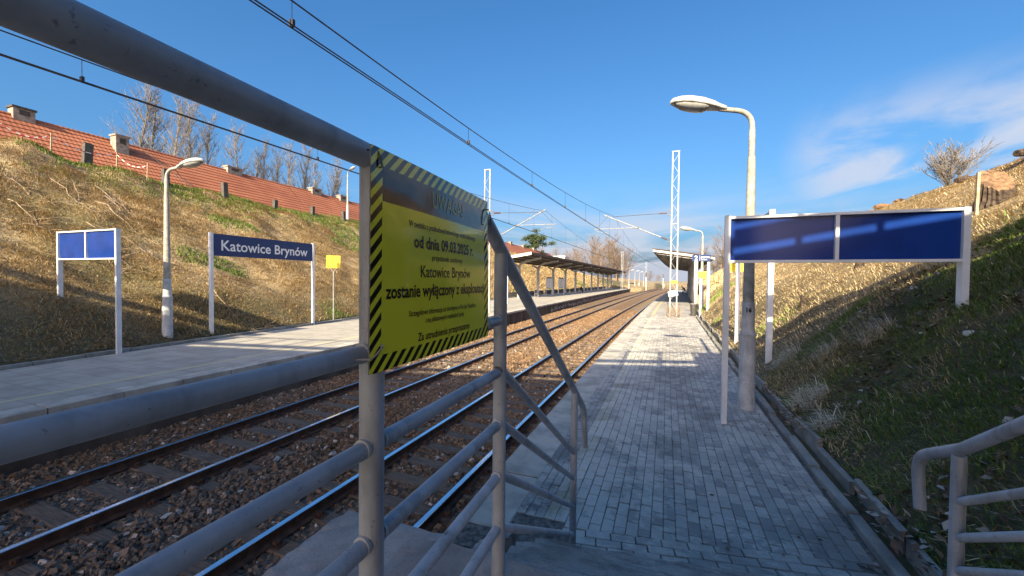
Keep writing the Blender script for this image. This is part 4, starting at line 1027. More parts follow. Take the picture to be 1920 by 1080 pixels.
post_plate('white post on the opposite platform just right of the near railing post', (-11.9, 27.8, 0), 3.4, 0)
# litter bin by the post
m_ = MB(); m_.tube([(0, 0, 0), (0, 0, .75)], [.17, .21], 14); tb = thing('litter_bin', 'small dark litter bin by the white posts on the right platform', 'bin', (2.35, 27.6, 0)); m_.build('bin_body', M['steel_dark'], tb)
m_ = MB(); m_.tube([(0, 0, .75), (0, 0, .80)], .225, 14); m_.build('rim', M['galv'], tb)

# ------------------------------------------------------------------ people (seated, far off)
def person(label, loc, rz, lean, cloth, legs):
    V = {'pelvis': (0, 0, .52), 'belly': (0, -.02 - lean * .15, .72), 'chest': (0, -.04 - lean * .4, .95), 'neck': (0, -.08 - lean * .62, 1.15), 'head': (0, -.13 - lean * .72, 1.27), 'crown': (0, -.13 - lean * .74, 1.38)}
    E_ = [('pelvis', 'belly'), ('belly', 'chest'), ('chest', 'neck'), ('neck', 'head'), ('head', 'crown')]; Rr = {'pelvis': .16, 'belly': .15, 'chest': .17, 'neck': .06, 'head': .095, 'crown': .08}
    ch = Vector(V['chest'])
    for s_, n in ((-1, 'l'), (1, 'r')):
        V['sh' + n] = tuple(ch + Vector((s_ * .19, 0, .10))); V['el' + n] = tuple(ch + Vector((s_ * .24, -.14, -.17))); V['wr' + n] = (s_ * .10, -.42 - lean * .2, .66); V['ha' + n] = (s_ * .06, -.49 - lean * .2, .66)
        V['hi' + n] = (s_ * .10, -.03, .50); V['kn' + n] = (s_ * .14, -.46, .52); V['an' + n] = (s_ * .14, -.44 - .1 * s_, .09); V['to' + n] = (s_ * .15, -.62 - .1 * s_, .05)
        E_ += [('chest', 'sh' + n), ('sh' + n, 'el' + n), ('el' + n, 'wr' + n), ('wr' + n, 'ha' + n), ('pelvis', 'hi' + n), ('hi' + n, 'kn' + n), ('kn' + n, 'an' + n), ('an' + n, 'to' + n)]
        for k, r in (('sh', .085), ('el', .06), ('wr', .042), ('ha', .04), ('hi', .115), ('kn', .082), ('an', .055), ('to', .045)): Rr[k + n] = r
    names = list(V); me = bpy.data.meshes.new('body'); me.from_pydata([V[k] for k in names], [(names.index(a), names.index(b_)) for a, b_ in E_], [])
    t = thing('person', label, 'person', loc, rz, 'people waiting')
    o = link('body', me, t); sk = o.modifiers.new('skin', 'SKIN'); 
    if not me.skin_vertices: me.attributes.new  # layer is made by the modifier below
    bpy.context.view_layer.objects.active = o
    bm = bmesh.new(); bm.from_mesh(me); ly = bm.verts.layers.skin.verify()
    bm.verts.ensure_lookup_table()
    for i, k in enumerate(names): bm.verts[i][ly].radius = (Rr[k], Rr[k]); bm.verts[i][ly].use_root = (k == 'pelvis')
    bm.to_mesh(me); bm.free()
    sb = o.modifiers.new('sub', 'SUBSURF'); sb.levels = 1; sb.render_levels = 1
    dg = bpy.context.evaluated_depsgraph_get(); bpy.context.view_layer.update()
    m2 = bpy.data.meshes.new_from_object(o.evaluated_get(bpy.context.evaluated_depsgraph_get())); o.modifiers.clear(); o.data = m2
    for m in (cloth, M['skin'], legs): m2.materials.append(m)
    hz = V['neck'][2] + .03
    for p in m2.polygons:
        c = p.center; p.use_smooth = True
        p.material_index = 1 if c.z > hz or (c.y < -.44 - lean * .2 and .60 < c.z < .72 and abs(c.x) < .13) else (2 if c.z < .60 else 0)
    h = MB(); hc = Vector(V['head']) + Vector((0, .025, .05)); n = 10; Vh = []
    for i in range(6):
        th_ = math.pi * .58 * i / 5
        for j in range(n): a = 2 * math.pi * j / n; Vh.append(hc + Vector((math.sin(th_) * math.cos(a) * .105, math.sin(th_) * math.sin(a) * .12, math.cos(th_) * .115)))
    h.add(Vh, [(i * n + j, (i + 1) * n + j, (i + 1) * n + (j + 1) % n, i * n + (j + 1) % n) for i in range(5) for j in range(n)]); h.build('hair', M['hair'], t, True)
    return t
person('person in black sitting on a bench under the opposite canopy', (CX(72.6) + .55, 72.4, -.02), rad(94), .25, M['cloth_black'], M['cloth_black'])
person('person in dark clothes bending forward on the bench in the right shelter', (float(xN(78)) + 5.0, 77.6, -.02), rad(-86), .75, M['cloth_black'], M['cloth_navy'])

# ------------------------------------------------------------------ terraced houses with red roofs behind the left crest
def house_row(label, y0, y1, chims, xe=-38.0, xr=-44.5, zr_=13.85, ze=7.5):
    t = thing('terraced_house', label, 'house', (xr, y0, 6.0), 0, 'red-roofed terraced houses'); L = y1 - y0
    def q(x, y, z): return (x - xr, y - y0, z - 6.0)
    xb = 2 * xr - xe
    m_ = MB(); m_.box(q((xe + xb) / 2, (y0 + y1) / 2, 6.6), (abs(xe - xb) - 1.0, L - .4, 3.4)); m_.build('wall', M['wall_plaster'], t)
    m_ = MB(); dx = xe - xr
    for s_ in (y0 + .2, y1 - .2): m_.add([q(xe - .4, s_, 7.4), q(xb + .4, s_, 7.4), q(xr, s_, zr_ - .25)], [(0, 1, 2)])
    m_.build('gable', M['wall_plaster'], t)
    m_ = MB(); m_.add([q(xe, y0, ze), q(xe, y1, ze), q(xr, y1, zr_), q(xr, y0, zr_), q(xb, y0, ze), q(xb, y1, ze)], [(0, 1, 2, 3), (3, 2, 5, 4)]); rf = m_.build('roof', M['canopy_top'], t)
    n = 18; nv = Vector((zr_ - ze, 0, dx)).normalized()
    for k in range(n):                                     # tile courses, each lapping over the one below
        a = k / n; b_ = (k + 1) / n + .006; m2 = MB(); ns_ = max(1, int(L / 7))
        for j in range(ns_):
            ya = y0 + L * j / ns_ - .0; yb = y0 + L * (j + 1) / ns_ - .01
            for side, xx in ((1, xe),):
                pa = Vector((xx + (xr - xx) * a, 0, ze + (zr_ - ze) * a)) + nv * .085; pb = Vector((xx + (xr - xx) * b_, 0, ze + (zr_ - ze) * b_)) + nv * .03; pc = pa - nv * .08
                m2.add([q(pa.x, ya, pa.z), q(pa.x, yb, pa.z), q(pb.x, yb, pb.z), q(pb.x, ya, pb.z), q(pc.x, ya, pc.z), q(pc.x, yb, pc.z)], [(0, 1, 2, 3), (4, 5, 1, 0)])
        m2.build('tile_course', M['roof_tile'], rf)
    m_ = MB(); m_.tube([q(xr, y0, zr_ + .04), q(xr, y1, zr_ + .04)], .13, 8); m_.build('ridge_cap', M['roof_tile'], rf)
    for y, dx_, h, w_, dk in chims:
        m_ = MB(); m_.box(q(xr + dx_, y, zr_ + h / 2 - .5 - max(0, dx_) * .6), (.8, w_, h + 1.0)); c_ = m_.build('chimney', M['brick_chim'], t)
        m_ = MB(); m_.box(q(xr + dx_, y, zr_ + h + .03 - max(0, dx_) * .6), (.95, w_ + .15, .14)); m_.build('chimney_cap', M['chim_dark'] if dk else M['brick_chim'], c_)
        m_ = MB(); m_.box(q(xr + dx_ + .415, y, zr_ + h * .5 - max(0, dx_) * .6), (.02, w_ * .5, h * .55)); m_.build('soot_panel', M['chim_dark'], c_)
    for k in range(int(L / 9)):
        y = y0 + 4 + 9 * k; m_ = MB(); m_.box(q(xe - .5, y, 6.9), (.06, 1.1, 1.3)); w2 = m_.build('window', M['window_glass'], t)
    return t
house_row('nearest red-tiled house row above the left bank with a sooty chimney', -14, 38, ((15.4, 0, .62, 1.1, True), (20.7, .9, .85, .9, False), (31.0, 0, .45, 1.6, False), (4, 0, .8, 1.2, True)))
house_row('middle red-tiled house row, seen just left of the yellow notice', 38.04, 96, ((42.3, 0, .55, 1.5, False), (47.3, 0, .55, 1.3, False), (60, 0, .6, 1.3, False), (75, 0, .6, 1.3, False), (88, 0, .6, 1.3, False)), zr_=13.9)
house_row('farthest red-roofed house row above the opposite canopy', 98, 172, ((108, 0, .7, 1.3, False), (121, 0, .7, 1.3, False), (134, 0, .7, 1.3, False), (147, 0, .7, 1.3, False), (160, 0, .7, 1.3, False)), zr_=13.8)
wb = thing('white_building', 'small white building behind the far end of the red roofs', 'building', (-35.5, 150, 6.3))
m_ = MB(); m_.box((0, 0, 2.2), (7, 8, 5)); m_.build('wall', M['white_wall'], wb)
m_ = MB(); m_.box((0, 0, 4.85), (7.6, 8.6, .3)); m_.build('roof', M['fascia'], wb)
for k in range(3): m_ = MB(); m_.box((3.52, -2.5 + 2.5 * k, 2.6), (.06, 1.2, 1.3)); m_.build('window', M['window_glass'], wb)
# aerial wire hanging off the chimney down the roof
m_ = MB(); m_.tube([(-43.5, 20.7, 15.0), (-42.2, 21.6, 13.2), (-39.8, 23.6, 10.6), (-38.2, 25.0, 9.0)], .03, 5); tag(m_.build('aerial_cable', M['chim_dark'], None), 'dark cable running down the red roof from the white chimney', 'cable')

# ------------------------------------------------------------------ far viaduct and signals
va = thing('far_viaduct', 'distant low concrete bridge crossing beyond the curve', 'bridge', (-4, 215, -3))
m_ = MB(); m_.box((0, 0, 4.5), (70, 6, .6)); m_.build('deck', M['concrete_dark'], va)
m_ = MB(); m_.box((0, -3.1, 5.0), (70, .1, .35)); m_.build('parapet', M['concrete_dark'], va)
for x_ in (-16, -4, 8, 20): m_ = MB(); m_.box((x_, 0, 1.2), (1.4, 5, 5.6)); m_.build('pier', M['concrete'], va)
for x_, y_, lb in ((-2.6, 132, 'distant railway signal left of the line before the bridge'), (3.0, 165, 'distant railway signal behind the white lattice mast')):
    sg = thing('railway_signal', lb, 'signal', (x_, y_, -.9), 0, 'distant signals')
    m_ = MB(); m_.tube([(0, 0, 0), (0, 0, 4.6)], .07, 8); m_.build('pole', M['white_metal'], sg); m_ = MB(); m_.box((0, 0, 5.1), (.5, .25, 1.5)); hd = m_.build('signal_head', M['steel_dark'], sg)
    for k in range(3): m_ = MB(); m_.tube([(0, -.13, 4.65 + .45 * k), (0, -.2, 4.65 + .45 * k)], .11, 10); m_.build('lens', M['cloth_black'], hd)

# ------------------------------------------------------------------ bare trees
def bare_tree_mesh(seed, H, spread, upang, nb, r0, sub=7, twigs=4, first=.18, multi=1):
    rr_ = random.Random(seed); tk = MB(); cr_ = MB()
    def limb(mb, p, d, L, r, n, seg, wob):
        pts = [p.copy()]; q = p.copy(); dd = d.copy()
        for i in range(seg):
            dd = (dd + Vector((rr_.uniform(-wob, wob), rr_.uniform(-wob, wob), rr_.uniform(-wob * .3, wob)))).normalized(); q = q + dd * (L / seg); pts.append(q.copy())
        mb.tube(pts, [r * (1 - .8 * i / seg) + .004 for i in range(seg + 1)], n, cap=False); return pts
    for mt in range(multi):
        d0 = Vector((rr_.uniform(-.04, .04), rr_.uniform(-.04, .04), 1)) if multi == 1 else Vector((rr_.uniform(-.5, .5), rr_.uniform(-.5, .5), 1)).normalized()
        tp = limb(tk, Vector((0, 0, -.3)), d0, H * (.97 if multi == 1 else rr_.uniform(.5, .75)), r0, 6, 9, .035 if multi == 1 else .12)
        for b in range(nb):
            u = first + (1 - first) * ((b + rr_.random()) / nb) * .97; i = min(int(u * 9), 8); f = u * 9 - i; p = tp[i].lerp(tp[i + 1], f)
            az = rr_.uniform(0, 6.283); tilt = rad(upang + rr_.uniform(-9, 12)); d = Vector((math.cos(az) * math.sin(tilt), math.sin(az) * math.sin(tilt), math.cos(tilt)))
            L = spread * (1.15 - .75 * u) * rr_.uniform(.6, 1.15); bp = limb(cr_, p, d, L, r0 * .34 * (1.15 - u), 4, 4, .16)
            for s_ in range(sub):
                k = rr_.randrange(1, 5); p2 = bp[k]; d2 = (d + Vector((rr_.uniform(-.8, .8), rr_.uniform(-.8, .8), rr_.uniform(-.1, .7)))).normalized(); sp_ = limb(cr_, p2, d2, L * rr_.uniform(.25, .5), r0 * .10, 3, 2, .2)
                for t_2 in range(twigs):
                    d3 = (d2 + Vector((rr_.uniform(-.9, .9), rr_.uniform(-.9, .9), rr_.uniform(-.3, .8)))).normalized(); p3 = sp_[rr_.randrange(0, 3)]
                    cr_.tube([p3, p3 + d3 * L * rr_.uniform(.12, .30)], [max(.007, r0 * .042), .004], 3, cap=False)
    return tk, cr_
def tree_proto(name, seed, bark, **k):
    tk, cr_ = bare_tree_mesh(seed, **k); out_ = []
    for nm, mb in (('trunk', tk), ('crown', cr_)):
        me = bpy.data.meshes.new(nm); me.from_pydata(mb.v, [], mb.f); me.materials.append(bark); me.update(); out_.append(me)
    return out_
def put_tree(name, protos, label, cat, loc, sc, rz, group):
    t = thing(name, label, cat, loc, rz, group); t.scale = (sc, sc, sc)
    link('trunk', protos[0], t); link('crown', protos[1], t); return t
pop = [tree_proto('poplar', 30 + k, M['bark_pale'], H=21, spread=5.6, upang=27, nb=54, r0=.26, sub=7, twigs=4) for k in range(4)]
rt_ = random.Random(8)
popx = [(34.2, 1.0), (36.8, .98), (38.9, .9), (41.8, .97), (44.0, .88), (50.0, .95), (52.2, .80), (54.6, .92), (57.0, .86), (60.0, .93), (63.0, .98), (66.5, .9), (70.0, .94), (73.5, .88), (30.2, .55)]
ordn = ['first', 'second', 'third', 'fourth', 'fifth', 'sixth', 'seventh', 'eighth', 'ninth', 'tenth', 'eleventh', 'twelfth', 'thirteenth', 'fourteenth', 'fifteenth']
popx.sort()
for i, (y, s_) in enumerate(popx):
    x_ = -70 + rt_.uniform(-3, 3)
    put_tree('poplar_tree', pop[i % 4], f'bare pale poplar behind the red roof, {ordn[i]} from the left', 'tree', (x_, y * abs(x_) / 70, 9.0), s_ * 1.04, rt_.uniform(0, 6), 'bare poplars behind the roofs')
brd = [tree_proto('broad', 50 + k, M['bark_brown'], H=13, spread=6.2, upang=48, nb=44, r0=.25, sub=8, twigs=5, first=.15) for k in range(3)]
spots = [(-22.5, 150, 1.0, 'leftmost of the brown bare trees beyond the canopy'), (-19.0, 141, 1.1, 'brown bare tree beyond the canopy, second from the left'), (-15.8, 150, 1.22, 'tallest brown bare tree beyond the far end of the canopy'), (-12.5, 141, 1.1, 'brown bare tree beyond the canopy, second from the right'), (-10.2, 150, .95, 'rightmost of the brown bare trees beyond the canopy'), (-30, 160, .95, 'bare tree beside the white building'), (-17.2, 133, .8, 'bare tree in front of the brown tree clump'), (-13.6, 158, 1.0, 'bare tree at the back of the brown tree clump')]
for i, (x_, y_, s_, lb) in enumerate(spots): put_tree('bare_tree', brd[i % 3], lb, 'tree', (x_, y_, float(zleft(x_, y_)) - .3), s_, i * 1.3, 'bare trees beyond the canopy')
far = [(-52, 182, .8, 'bare tree behind the far red roofs, left of the pine'), (-46, 190, .8, 'bare tree behind the far red roofs, right of the pine'), (-40, 188, .72, 'bare tree right behind the white building'), (-36, 195, .75, 'bare tree between the white building and the brown clump'), (-58, 175, .7, 'bare tree just right of the yellow notice'), (-3.0, 262, .6, 'lone bare tree beyond the distant bridge'), (2.0, 275, .45, 'small bare tree beyond the distant bridge')]
for i, (x_, y_, s_, lb) in enumerate(far): put_tree('bare_tree', brd[(i + 1) % 3], lb, 'tree', (x_, y_, 7.0 if x_ < -30 else .5), s_, i * 1.1, 'far bare trees')
put_tree('bare_tree', brd[0], 'bare tree above the bank behind the right shelter', 'tree', (9.2, 66, float(zright(9.2, 66)) - .2), .50, 1.0, 'bare trees on the right bank')
put_tree('bare_tree', brd[1], 'smaller bare tree on the right bank near the shelter roof', 'tree', (8.0, 74, float(zright(8, 74)) - .2), .42, 2.0, 'bare trees on the right bank')
sh = tree_proto('shrub', 71, M['bark_pale'], H=2.4, spread=1.15, upang=36, nb=9, r0=.026, sub=5, twigs=4, first=.1, multi=8)
put_tree('bare_shrub', sh, 'round leafless shrub on the skyline of the right bank', 'shrub', (12.0, 22.8, float(zright(12.0, 22.8)) - .05), 1.12, .4, None)
for i, (x_, y_) in enumerate(((9.6, 66.5), (11, 58), (10.2, 80), (9.0, 88))):
    put_tree('bare_shrub', sh, f'leafless shrub on the right bank behind the shelter, {ordn[i]} along', 'shrub', (x_, y_, float(zright(x_, y_)) - .05), 1.5, i, 'shrubs behind the shelter')
# a pine among the far houses
pt = thing('pine_tree', 'dark green pine standing by the far red roofs', 'tree', (-45, 152, 9))
m_ = MB(); m_.tube([(0, 0, -1), (.1, 0, 6), (0, .1, 12.5)], [.28, .2, .05], 7); m_.build('trunk', M['bark_brown'], pt)
rn = np.random.default_rng(3); cls = rn.normal(size=(26, 3)) * np.array([2.0, 2.0, 2.3]) + np.array([0, 0, 8.6]); n = 6500
ci = rn.integers(0, 26, n); c = cls[ci] + rn.normal(size=(n, 3)) * np.array([.75, .75, .42])
d1 = rn.normal(size=(n, 3)) * .20; d2 = rn.normal(size=(n, 3)) * .16; V = np.stack([c - d1, c + d1, c + d2], 1).reshape(-1, 3)
np_mesh('crown', V, np.arange(3 * n).reshape(-1, 3), M['needles'], pt, np.repeat(rn.random(n), 3))

# ------------------------------------------------------------------ crest details: stone posts, stakes, tape
for i, (y_, h, w_) in enumerate(((11.9, 1.15, .34), (15.4, .95, .3), (18.9, .95, .30), (22.7, .75, .28), (26.3, .85, .26), (29.9, .85, .26))):
    m_ = MB(); x_ = -27.9; z_ = float(zleft(x_, y_)); m_.box((0, 0, h / 2 - .3), (.26, w_, h + .6), rot=Matrix.Rotation(rad(3 * ((i % 3) - 1)), 3, 'X')); m_.box((0, 0, h + .01), (.22, w_ - .04, .03))
    tag(m_.build('stone_post', M['post_stone'], None, loc=(x_, y_, z_)), f'short dark stone post on the left crest, {ordn[i]} from the left', 'post', 'dark posts along the crest')
stk = [(-26.9, 9.0), (-26.6, 12.55), (-26.3, 15.9 - 1.8), (-27.2, 14.6)]
tops = []
for i, (x_, y_) in enumerate(((-27.3, 10.35), (-26.5, 13.75), (-27.6, 8.8), (-27.5, 12.9))):
    z_ = float(zleft(x_, y_)); m_ = MB(); m_.bar((0, 0, -.3), (.03, .02, .95), .045, .045, upv=(0, 1, 0)); tops.append(Vector((x_ + .03, y_, z_ + .8)))
    tag(m_.build('wooden_stake', M['wood_stake'], None, loc=(x_, y_, z_)), f'thin pale wooden stake on the left crest, {["right of the big mound", "right of the second mound", "leftmost, on the big mound", "behind the second mound"][i]}', 'stake', 'stakes with tape')
bt = thing('barrier_tape', 'red and white barrier tape sagging between the crest stakes', 'tape', (0, 0, 0))
for a, b_ in ((2, 0), (0, 3), (3, 1)):
    A, B = tops[a], tops[b_]; k = 12
    for i in range(k):
        u0, u1 = i / k, (i + 1) / k; p = A.lerp(B, u0); q = A.lerp(B, u1); p.z -= .55 * 4 * u0 * (1 - u0) * .6; q.z -= .55 * 4 * u1 * (1 - u1) * .6
        m_ = MB(); m_.add([p, q, q + Vector((0, 0, .045)), p + Vector((0, 0, .045))], [(0, 1, 2, 3)]); m_.build('tape_band', M['tape_red'] if i % 2 else M['tape_white'], bt)

# ------------------------------------------------------------------ fallen branches on the left bank
rb = random.Random(12)
def fallen(label, x_, y_, L, az, seed):
    r_ = random.Random(seed); m_ = MB(); p = Vector((0, 0, 0)); z0 = float(zleft(x_, y_)); pts = []
    d = Vector((math.cos(az), math.sin(az), 0)); wx, wy = x_, y_
    for i in range(9):
        pts.append((wx - x_, wy - y_, float(zleft(wx, wy)) + .12 + .10 * math.sin(i) - z0)); a2 = az + r_.uniform(-.35, .35); wx += math.cos(a2) * L / 8; wy += math.sin(a2) * L / 8
    m_.tube(pts, [.020 * (1 - .09 * i) for i in range(9)], 5)
    for k in range(22):
        i = r_.randrange(1, 8); q = Vector(pts[i]); dd = Vector((r_.uniform(-1, 1), r_.uniform(-1, 1), r_.uniform(-.2, .5))) * r_.uniform(.3, .9)
        m_.tube([q, q + dd * .5 + Vector((0, 0, .05)), q + dd], [.010, .008, .004], 4)
    tag(m_.build('fallen_branch', M['twig'], None, loc=(x_, y_, z0)), label, 'branch', 'branches lying on the left bank')
fb = sorted([(rb.uniform(-25.5, -17.5), rb.uniform(4.8, 11.5)) for _ in range(15)], key=lambda p: p[1] / -p[0])
for i, (x_, y_) in enumerate(fb):
    fallen(f'pale dead branch lying on the left bank, {ordn[i]} of fifteen from the left', x_, y_, rb.uniform(1.6, 4.2), rad(rb.uniform(-25, 35)), 100 + i)

# ------------------------------------------------------------------ right bank: stump, stakes, logs
sx, sy = 7.3, 12.3; sz = float(zright(sx, sy))
sp_ = thing('tree_stump', 'thick cut tree stump with rough bark on the right bank', 'stump', (sx, sy, sz - .1)); sp_.scale = (.85, .85, .95)
m_ = MB(); n = 48; V = []; rs = random.Random(2)
prof_ = [1 + (.07 if j % 2 else -.05) + rs.uniform(-.06, .06) for j in range(n)]
for q_, r in ((-.3, .46), (.0, .40), (.25, .345), (.6, .325), (1.0, .32)):
    for j in range(n):
        a = 2 * math.pi * j / n; rr3 = r * prof_[j] * rs.uniform(.97, 1.03); X_, Y_ = rr3 * math.cos(a), rr3 * math.sin(a); top_ = .62 - .95 * (-.08 * X_ - .99 * Y_) + rs.uniform(-.02, .02)
        V.append((X_, Y_, q_ * top_ if q_ > 0 else q_))
m_.add(V, [(i * n + j, i * n + (j + 1) % n, (i + 1) * n + (j + 1) % n, (i + 1) * n + j) for i in range(4) for j in range(n)]); m_.build('bark', M['bark_stump'], sp_)
m_ = MB(); m_.add([V[4 * n + j] for j in range(n)] + [(0, 0, .62)], [(j, (j + 1) % n, n) for j in range(n)]); m_.build('cut_face', M['stump_wood'], sp_)
def small(name, label, cat, x_, y_, mb, mat, grp=None, dz=0):
    return tag(mb.build(name, mat, None, loc=(x_, y_, float(zright(x_, y_)) + dz)), label, cat, grp)
m_ = MB(); m_.bar((0, 0, -.2), (.02, 0, .95), .05, .05, upv=(0, 1, 0)); small('wooden_stake', 'pale wooden stake standing against the big tree stump', 'stake', 6.75, 11.9, m_, M['wood_stake'])
m_ = MB(); m_.tube([(0, 0, -.2), (0, 0, .28)], [.10, .085], 9); small('small_stump', 'short cut stump low on the sunlit right bank', 'stump', 3.62, 12.1, m_, M['bark_stump'])
m_ = MB(); m_.tube([(0, 0, -.2), (.05, 0, .2)], [.13, .09], 9); small('small_stump', 'dark broken root higher on the sunlit right bank', 'stump', 4.9, 12.6, m_, M['bark_stump'])
for i, (x_, y_, L, lb) in enumerate(((11.6, 27.0, 1.0, 'broken log on the right skyline, lower one'), (11.6, 25.4, .7, 'pale log end on the right skyline'), (11.2, 20.2, .9, 'dark log on the crest below the shrub'), (10.4, 16.0, 1.2, 'dark root mass at the top right corner of the bank'))):
    m_ = MB(); m_.tube([(-L / 2, -.2, .08), (-L * .1, 0, .16), (L / 2, .2, .12)], [.10, .14, .11], 8); small('log', lb, 'log', x_, y_, m_, M['stump_wood'] if i < 2 else M['bark_stump'], 'logs on the right crest')
m_ = MB(); m_.tube([(0, 0, .04), (.16, .05, .05), (.2, .06, .055), (.24, .07, .055)], [.034, .034, .02, .014], 8); small('plastic_bottle', 'crumpled clear bottle lying in the shaded grass', 'bottle', 3.46, 6.2, m_, M['poster'])

# ------------------------------------------------------------------ grass and leaf litter
def blades(name, X, Y, zf, h, w, lean, az, mat, label, cat, tint):
    n = len(X); r = np.random.default_rng(len(name) + n); Z = zf(X, Y) - .015
    h = np.broadcast_to(h, (n,)) * r.lognormal(0, .3, n); w = w * r.uniform(.7, 1.4, n)
    A = az + r.normal(0, 1, n) * .9; ln = np.clip(lean + r.normal(0, .28, n), .05, 1.45)
    dx, dy = np.cos(A), np.sin(A); px_, py_2 = -dy, dx
    b = np.stack([X, Y, Z], 1); side = np.stack([px_, py_2, np.zeros(n)], 1) * w[:, None]
    l1 = ln * .55; m1_ = b + np.stack([dx * np.sin(l1), dy * np.sin(l1), np.cos(l1)], 1) * (h * .55)[:, None]
    l2 = np.minimum(ln * 1.35, 1.75); tp = m1_ + np.stack([dx * np.sin(l2), dy * np.sin(l2), np.cos(l2)], 1) * (h * .5)[:, None]
    V = np.stack([b - side, b + side, m1_ + side * .8, m1_ - side * .8, tp], 1).reshape(-1, 3); k = np.arange(n)[:, None] * 5
    F = np.concatenate([k + np.array([0, 1, 2]), k + np.array([0, 2, 3]), k + np.array([3, 2, 4])], 0)
    o = np_mesh(name, V, F, mat, None, np.repeat(np.clip(tint + r.normal(0, .2, n), 0, 1), 5), 'stuff')
    return tag(o, label, cat)
gr = np.random.default_rng(21)
def scatter_left(n, y0, y1, t0=.0, t1=1.15):
    y = gr.uniform(y0, y1, n); t = gr.uniform(t0, t1, n); tl_ = toeL(y); return tl_ - .1 - t * (tl_ - CRL), y
def green_mask(x, y): return sstep(.58, .70, fbm(x * .9 + 3, y * .7, .34, 4))
# left bank
x, y = scatter_left(210000, 1.5, 36); gm = green_mask(x, y); gm = np.maximum(gm, .75 * sstep(-24, -27, x) * (fbm(x, y, .5) > .45)); clumpy = fbm(x, y, .9, 3)
s_ = (gr.random(len(x)) > gm * .8) & (gr.random(len(x)) < .35 + 1.1 * clumpy)
blades('dry_grass', x[s_], y[s_], zleft, .06 + .30 * clumpy[s_] ** 1.6, .0085, 1.25, -.5, M['grass_dry'], 'long flattened dry grass covering the left bank', 'grass', .05 + .80 * fbm(x[s_], y[s_], .6))
s_ = (gr.random(len(x)) < gm * .9)
blades('green_grass', x[s_], y[s_], zleft, .14, .012, .6, -.3, M['grass_green'], 'green grass patches on the left bank', 'grass', .55 + 0 * x[s_])
x, y = scatter_left(60000, 36, 120); gm = green_mask(x, y); s_ = gr.random(len(x)) > gm
blades('dry_grass', x[s_], y[s_], zleft, .38, .03, .9, -.4, M['grass_dry'], 'dry grass on the left bank behind the canopy', 'grass', .35 + .4 * fbm(x[s_], y[s_], .4)); s_ = ~s_
blades('green_grass', x[s_], y[s_], zleft, .2, .03, .7, -.4, M['grass_green'], 'green grass on the left bank behind the canopy', 'grass', .75 + 0 * x[s_])
# right bank
def scatter_right(n, y0, y1, d0, d1):
    y = gr.uniform(y0, y1, n); d = gr.uniform(d0, d1, n); return kR(y) + .28 + d, y
x, y = scatter_right(130000, 1.2, 9.5, .0, 5.5); cl_ = fbm(x + 4, y, 1.3, 4); dryp = sstep(.55, .66, fbm(x + 40, y + 3, .9, 3)); bare = sstep(.53, .62, fbm(x + 80, y + 13, 1.1, 3))
s_ = (gr.random(len(x)) > dryp * .7) & (gr.random(len(x)) > bare * .6)
blades('green_grass', x[s_], y[s_], zright, .03 + .085 * cl_[s_], .0046, .95, 2.8, M['grass_green'], 'short shaded green grass on the near right bank', 'grass', .15 + .8 * fbm(x[s_], y[s_], .8))
s_ = (gr.random(len(x)) < dryp * .32 + .05)
blades('dry_grass', x[s_], y[s_], zright, .07 + .12 * cl_[s_], .004, 1.3, 2.9, M['grass_dry'], 'dead grass mixed into the shaded right bank', 'grass', .25 + .4 * cl_[s_])
x, y = scatter_right(145000, 9.5, 34, .0, 11.5); gm = green_mask(x + 30, y) * sstep(6, 2, x - kR(y)); cl_ = fbm(x, y, .9, 3)
s_ = gr.random(len(x)) > gm * .8
blades('dry_grass', x[s_], y[s_], zright, .04 + .15 * cl_[s_] ** 1.3, .006, 1.42, 3.0, M['grass_dry'], 'sunlit straw-coloured grass on the right bank', 'grass', .38 + .5 * cl_[s_])
s_ = ~s_; blades('green_grass', x[s_], y[s_], zright, .12, .012, .7, 2.6, M['grass_green'], 'green tinge of grass low on the sunlit right bank', 'grass', .8 + 0 * x[s_])
x, y = scatter_right(26000, 5.5, 9.5, 4.5, 11.5); cl_ = fbm(x, y, .9, 3); blades('dry_grass', x, y, zright, .05 + .2 * cl_, .0065, 1.3, 3.0, M['grass_dry'], 'dry grass at the top of the near right bank', 'grass', .38 + .5 * cl_)
x, y = scatter_right(26000, 34, 95, .3, 12); blades('dry_grass', x, y, zright, .26, .03, 1.0, 2.6, M['grass_dry'], 'dry grass on the right bank behind the shelter', 'grass', .45 + .3 * fbm(x, y, .5))
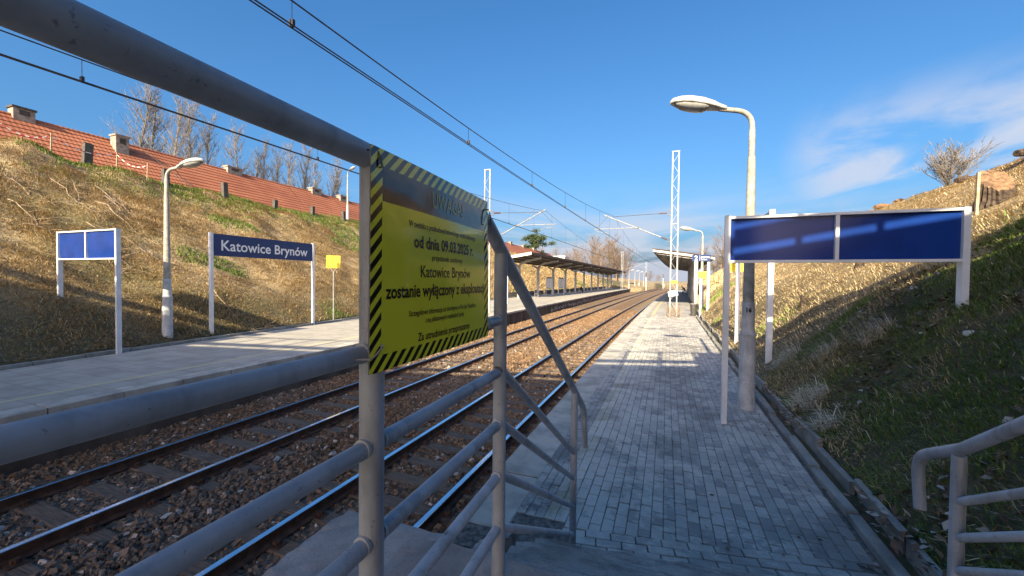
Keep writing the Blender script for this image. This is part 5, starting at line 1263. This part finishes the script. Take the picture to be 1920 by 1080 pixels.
# pale dead tussocks hanging over the kerb
for i, (tx, ty, rr4, nn, lb) in enumerate(((3.27, 7.7, .20, 260, 'pale drooping tussock of dead grass high on the shaded bank'), (2.30, 7.3, .24, 420, 'pale dead tussock hanging over the kerb by the lamp'), (2.20, 6.3, .16, 200, 'straw tussock on the kerb nearest the camera'), (2.55, 9.4, .22, 300, 'small tussock at the foot of the edge-on sign post'), (4.6, 8.6, .25, 260, 'tussock at the shadow edge right of the board'), (2.85, 8.3, .16, 160, 'tussock between the kerb and the board post'))):
    a = gr.uniform(0, 6.283, nn); q = rr4 * np.sqrt(gr.random(nn)); X = tx + q * np.cos(a); Y = ty + q * np.sin(a)
    nn = int(nn); o = blades('dead_tussock', X, Y, zright, .26, .0036, 1.25, math.pi * .96, M['grass_dead'], lb, 'grass', .7 + 0 * X)
# leaf litter and scraps
x, y = scatter_right(6500, 1.4, 9.0, -.25, 3.6); lit = fbm(x + 80, y + 13, 1.1, 3); s_ = lit > .50; x, y = x[s_], y[s_]; n = len(x); Z = zright(x, y) + gr.uniform(.015, .06, n)
sz_ = gr.uniform(.018, .048, n); a = gr.uniform(0, 6.283, n); c = np.stack([x, y, Z], 1)
u = np.stack([np.cos(a), np.sin(a), gr.uniform(-.1, .9, n)], 1); v = np.stack([-np.sin(a), np.cos(a), gr.uniform(-.5, .5, n)], 1)
V = np.stack([c - u * sz_[:, None], c + v * sz_[:, None] * .6 + [0, 0, .008], c + u * sz_[:, None], c - v * sz_[:, None] * .6 + [0, 0, .008]], 1).reshape(-1, 3)
tag(np_mesh('leaf_litter', V, np.arange(4 * n).reshape(-1, 4), M['leaf_litter'], None, np.repeat(np.clip(gr.normal(.42, .30, n), 0, 1), 4), 'stuff'), 'dead leaves and pale scraps strewn over the shaded bank', 'leaves')
n = 160; y = gr.uniform(3.4, 14, n); x = xN(y) + gr.choice([4.9, 4.6, 4.98, 3.9], n) + gr.normal(0, .12, n); sz_ = gr.uniform(.012, .03, n); a = gr.uniform(0, 6.283, n); c = np.stack([x, y, np.full(n, .014)], 1)
u = np.stack([np.cos(a), np.sin(a), gr.uniform(-.15, .3, n)], 1); v = np.stack([-np.sin(a), np.cos(a), gr.uniform(-.2, .2, n)], 1)
V = np.stack([c - u * sz_[:, None], c + v * sz_[:, None] * .6, c + u * sz_[:, None], c - v * sz_[:, None] * .6], 1).reshape(-1, 3)
tag(np_mesh('fallen_leaves', V, np.arange(4 * n).reshape(-1, 4), M['leaf_litter'], None, np.repeat(gr.random(n), 4), 'stuff'), 'few dead leaves scattered on the block paving', 'leaves')
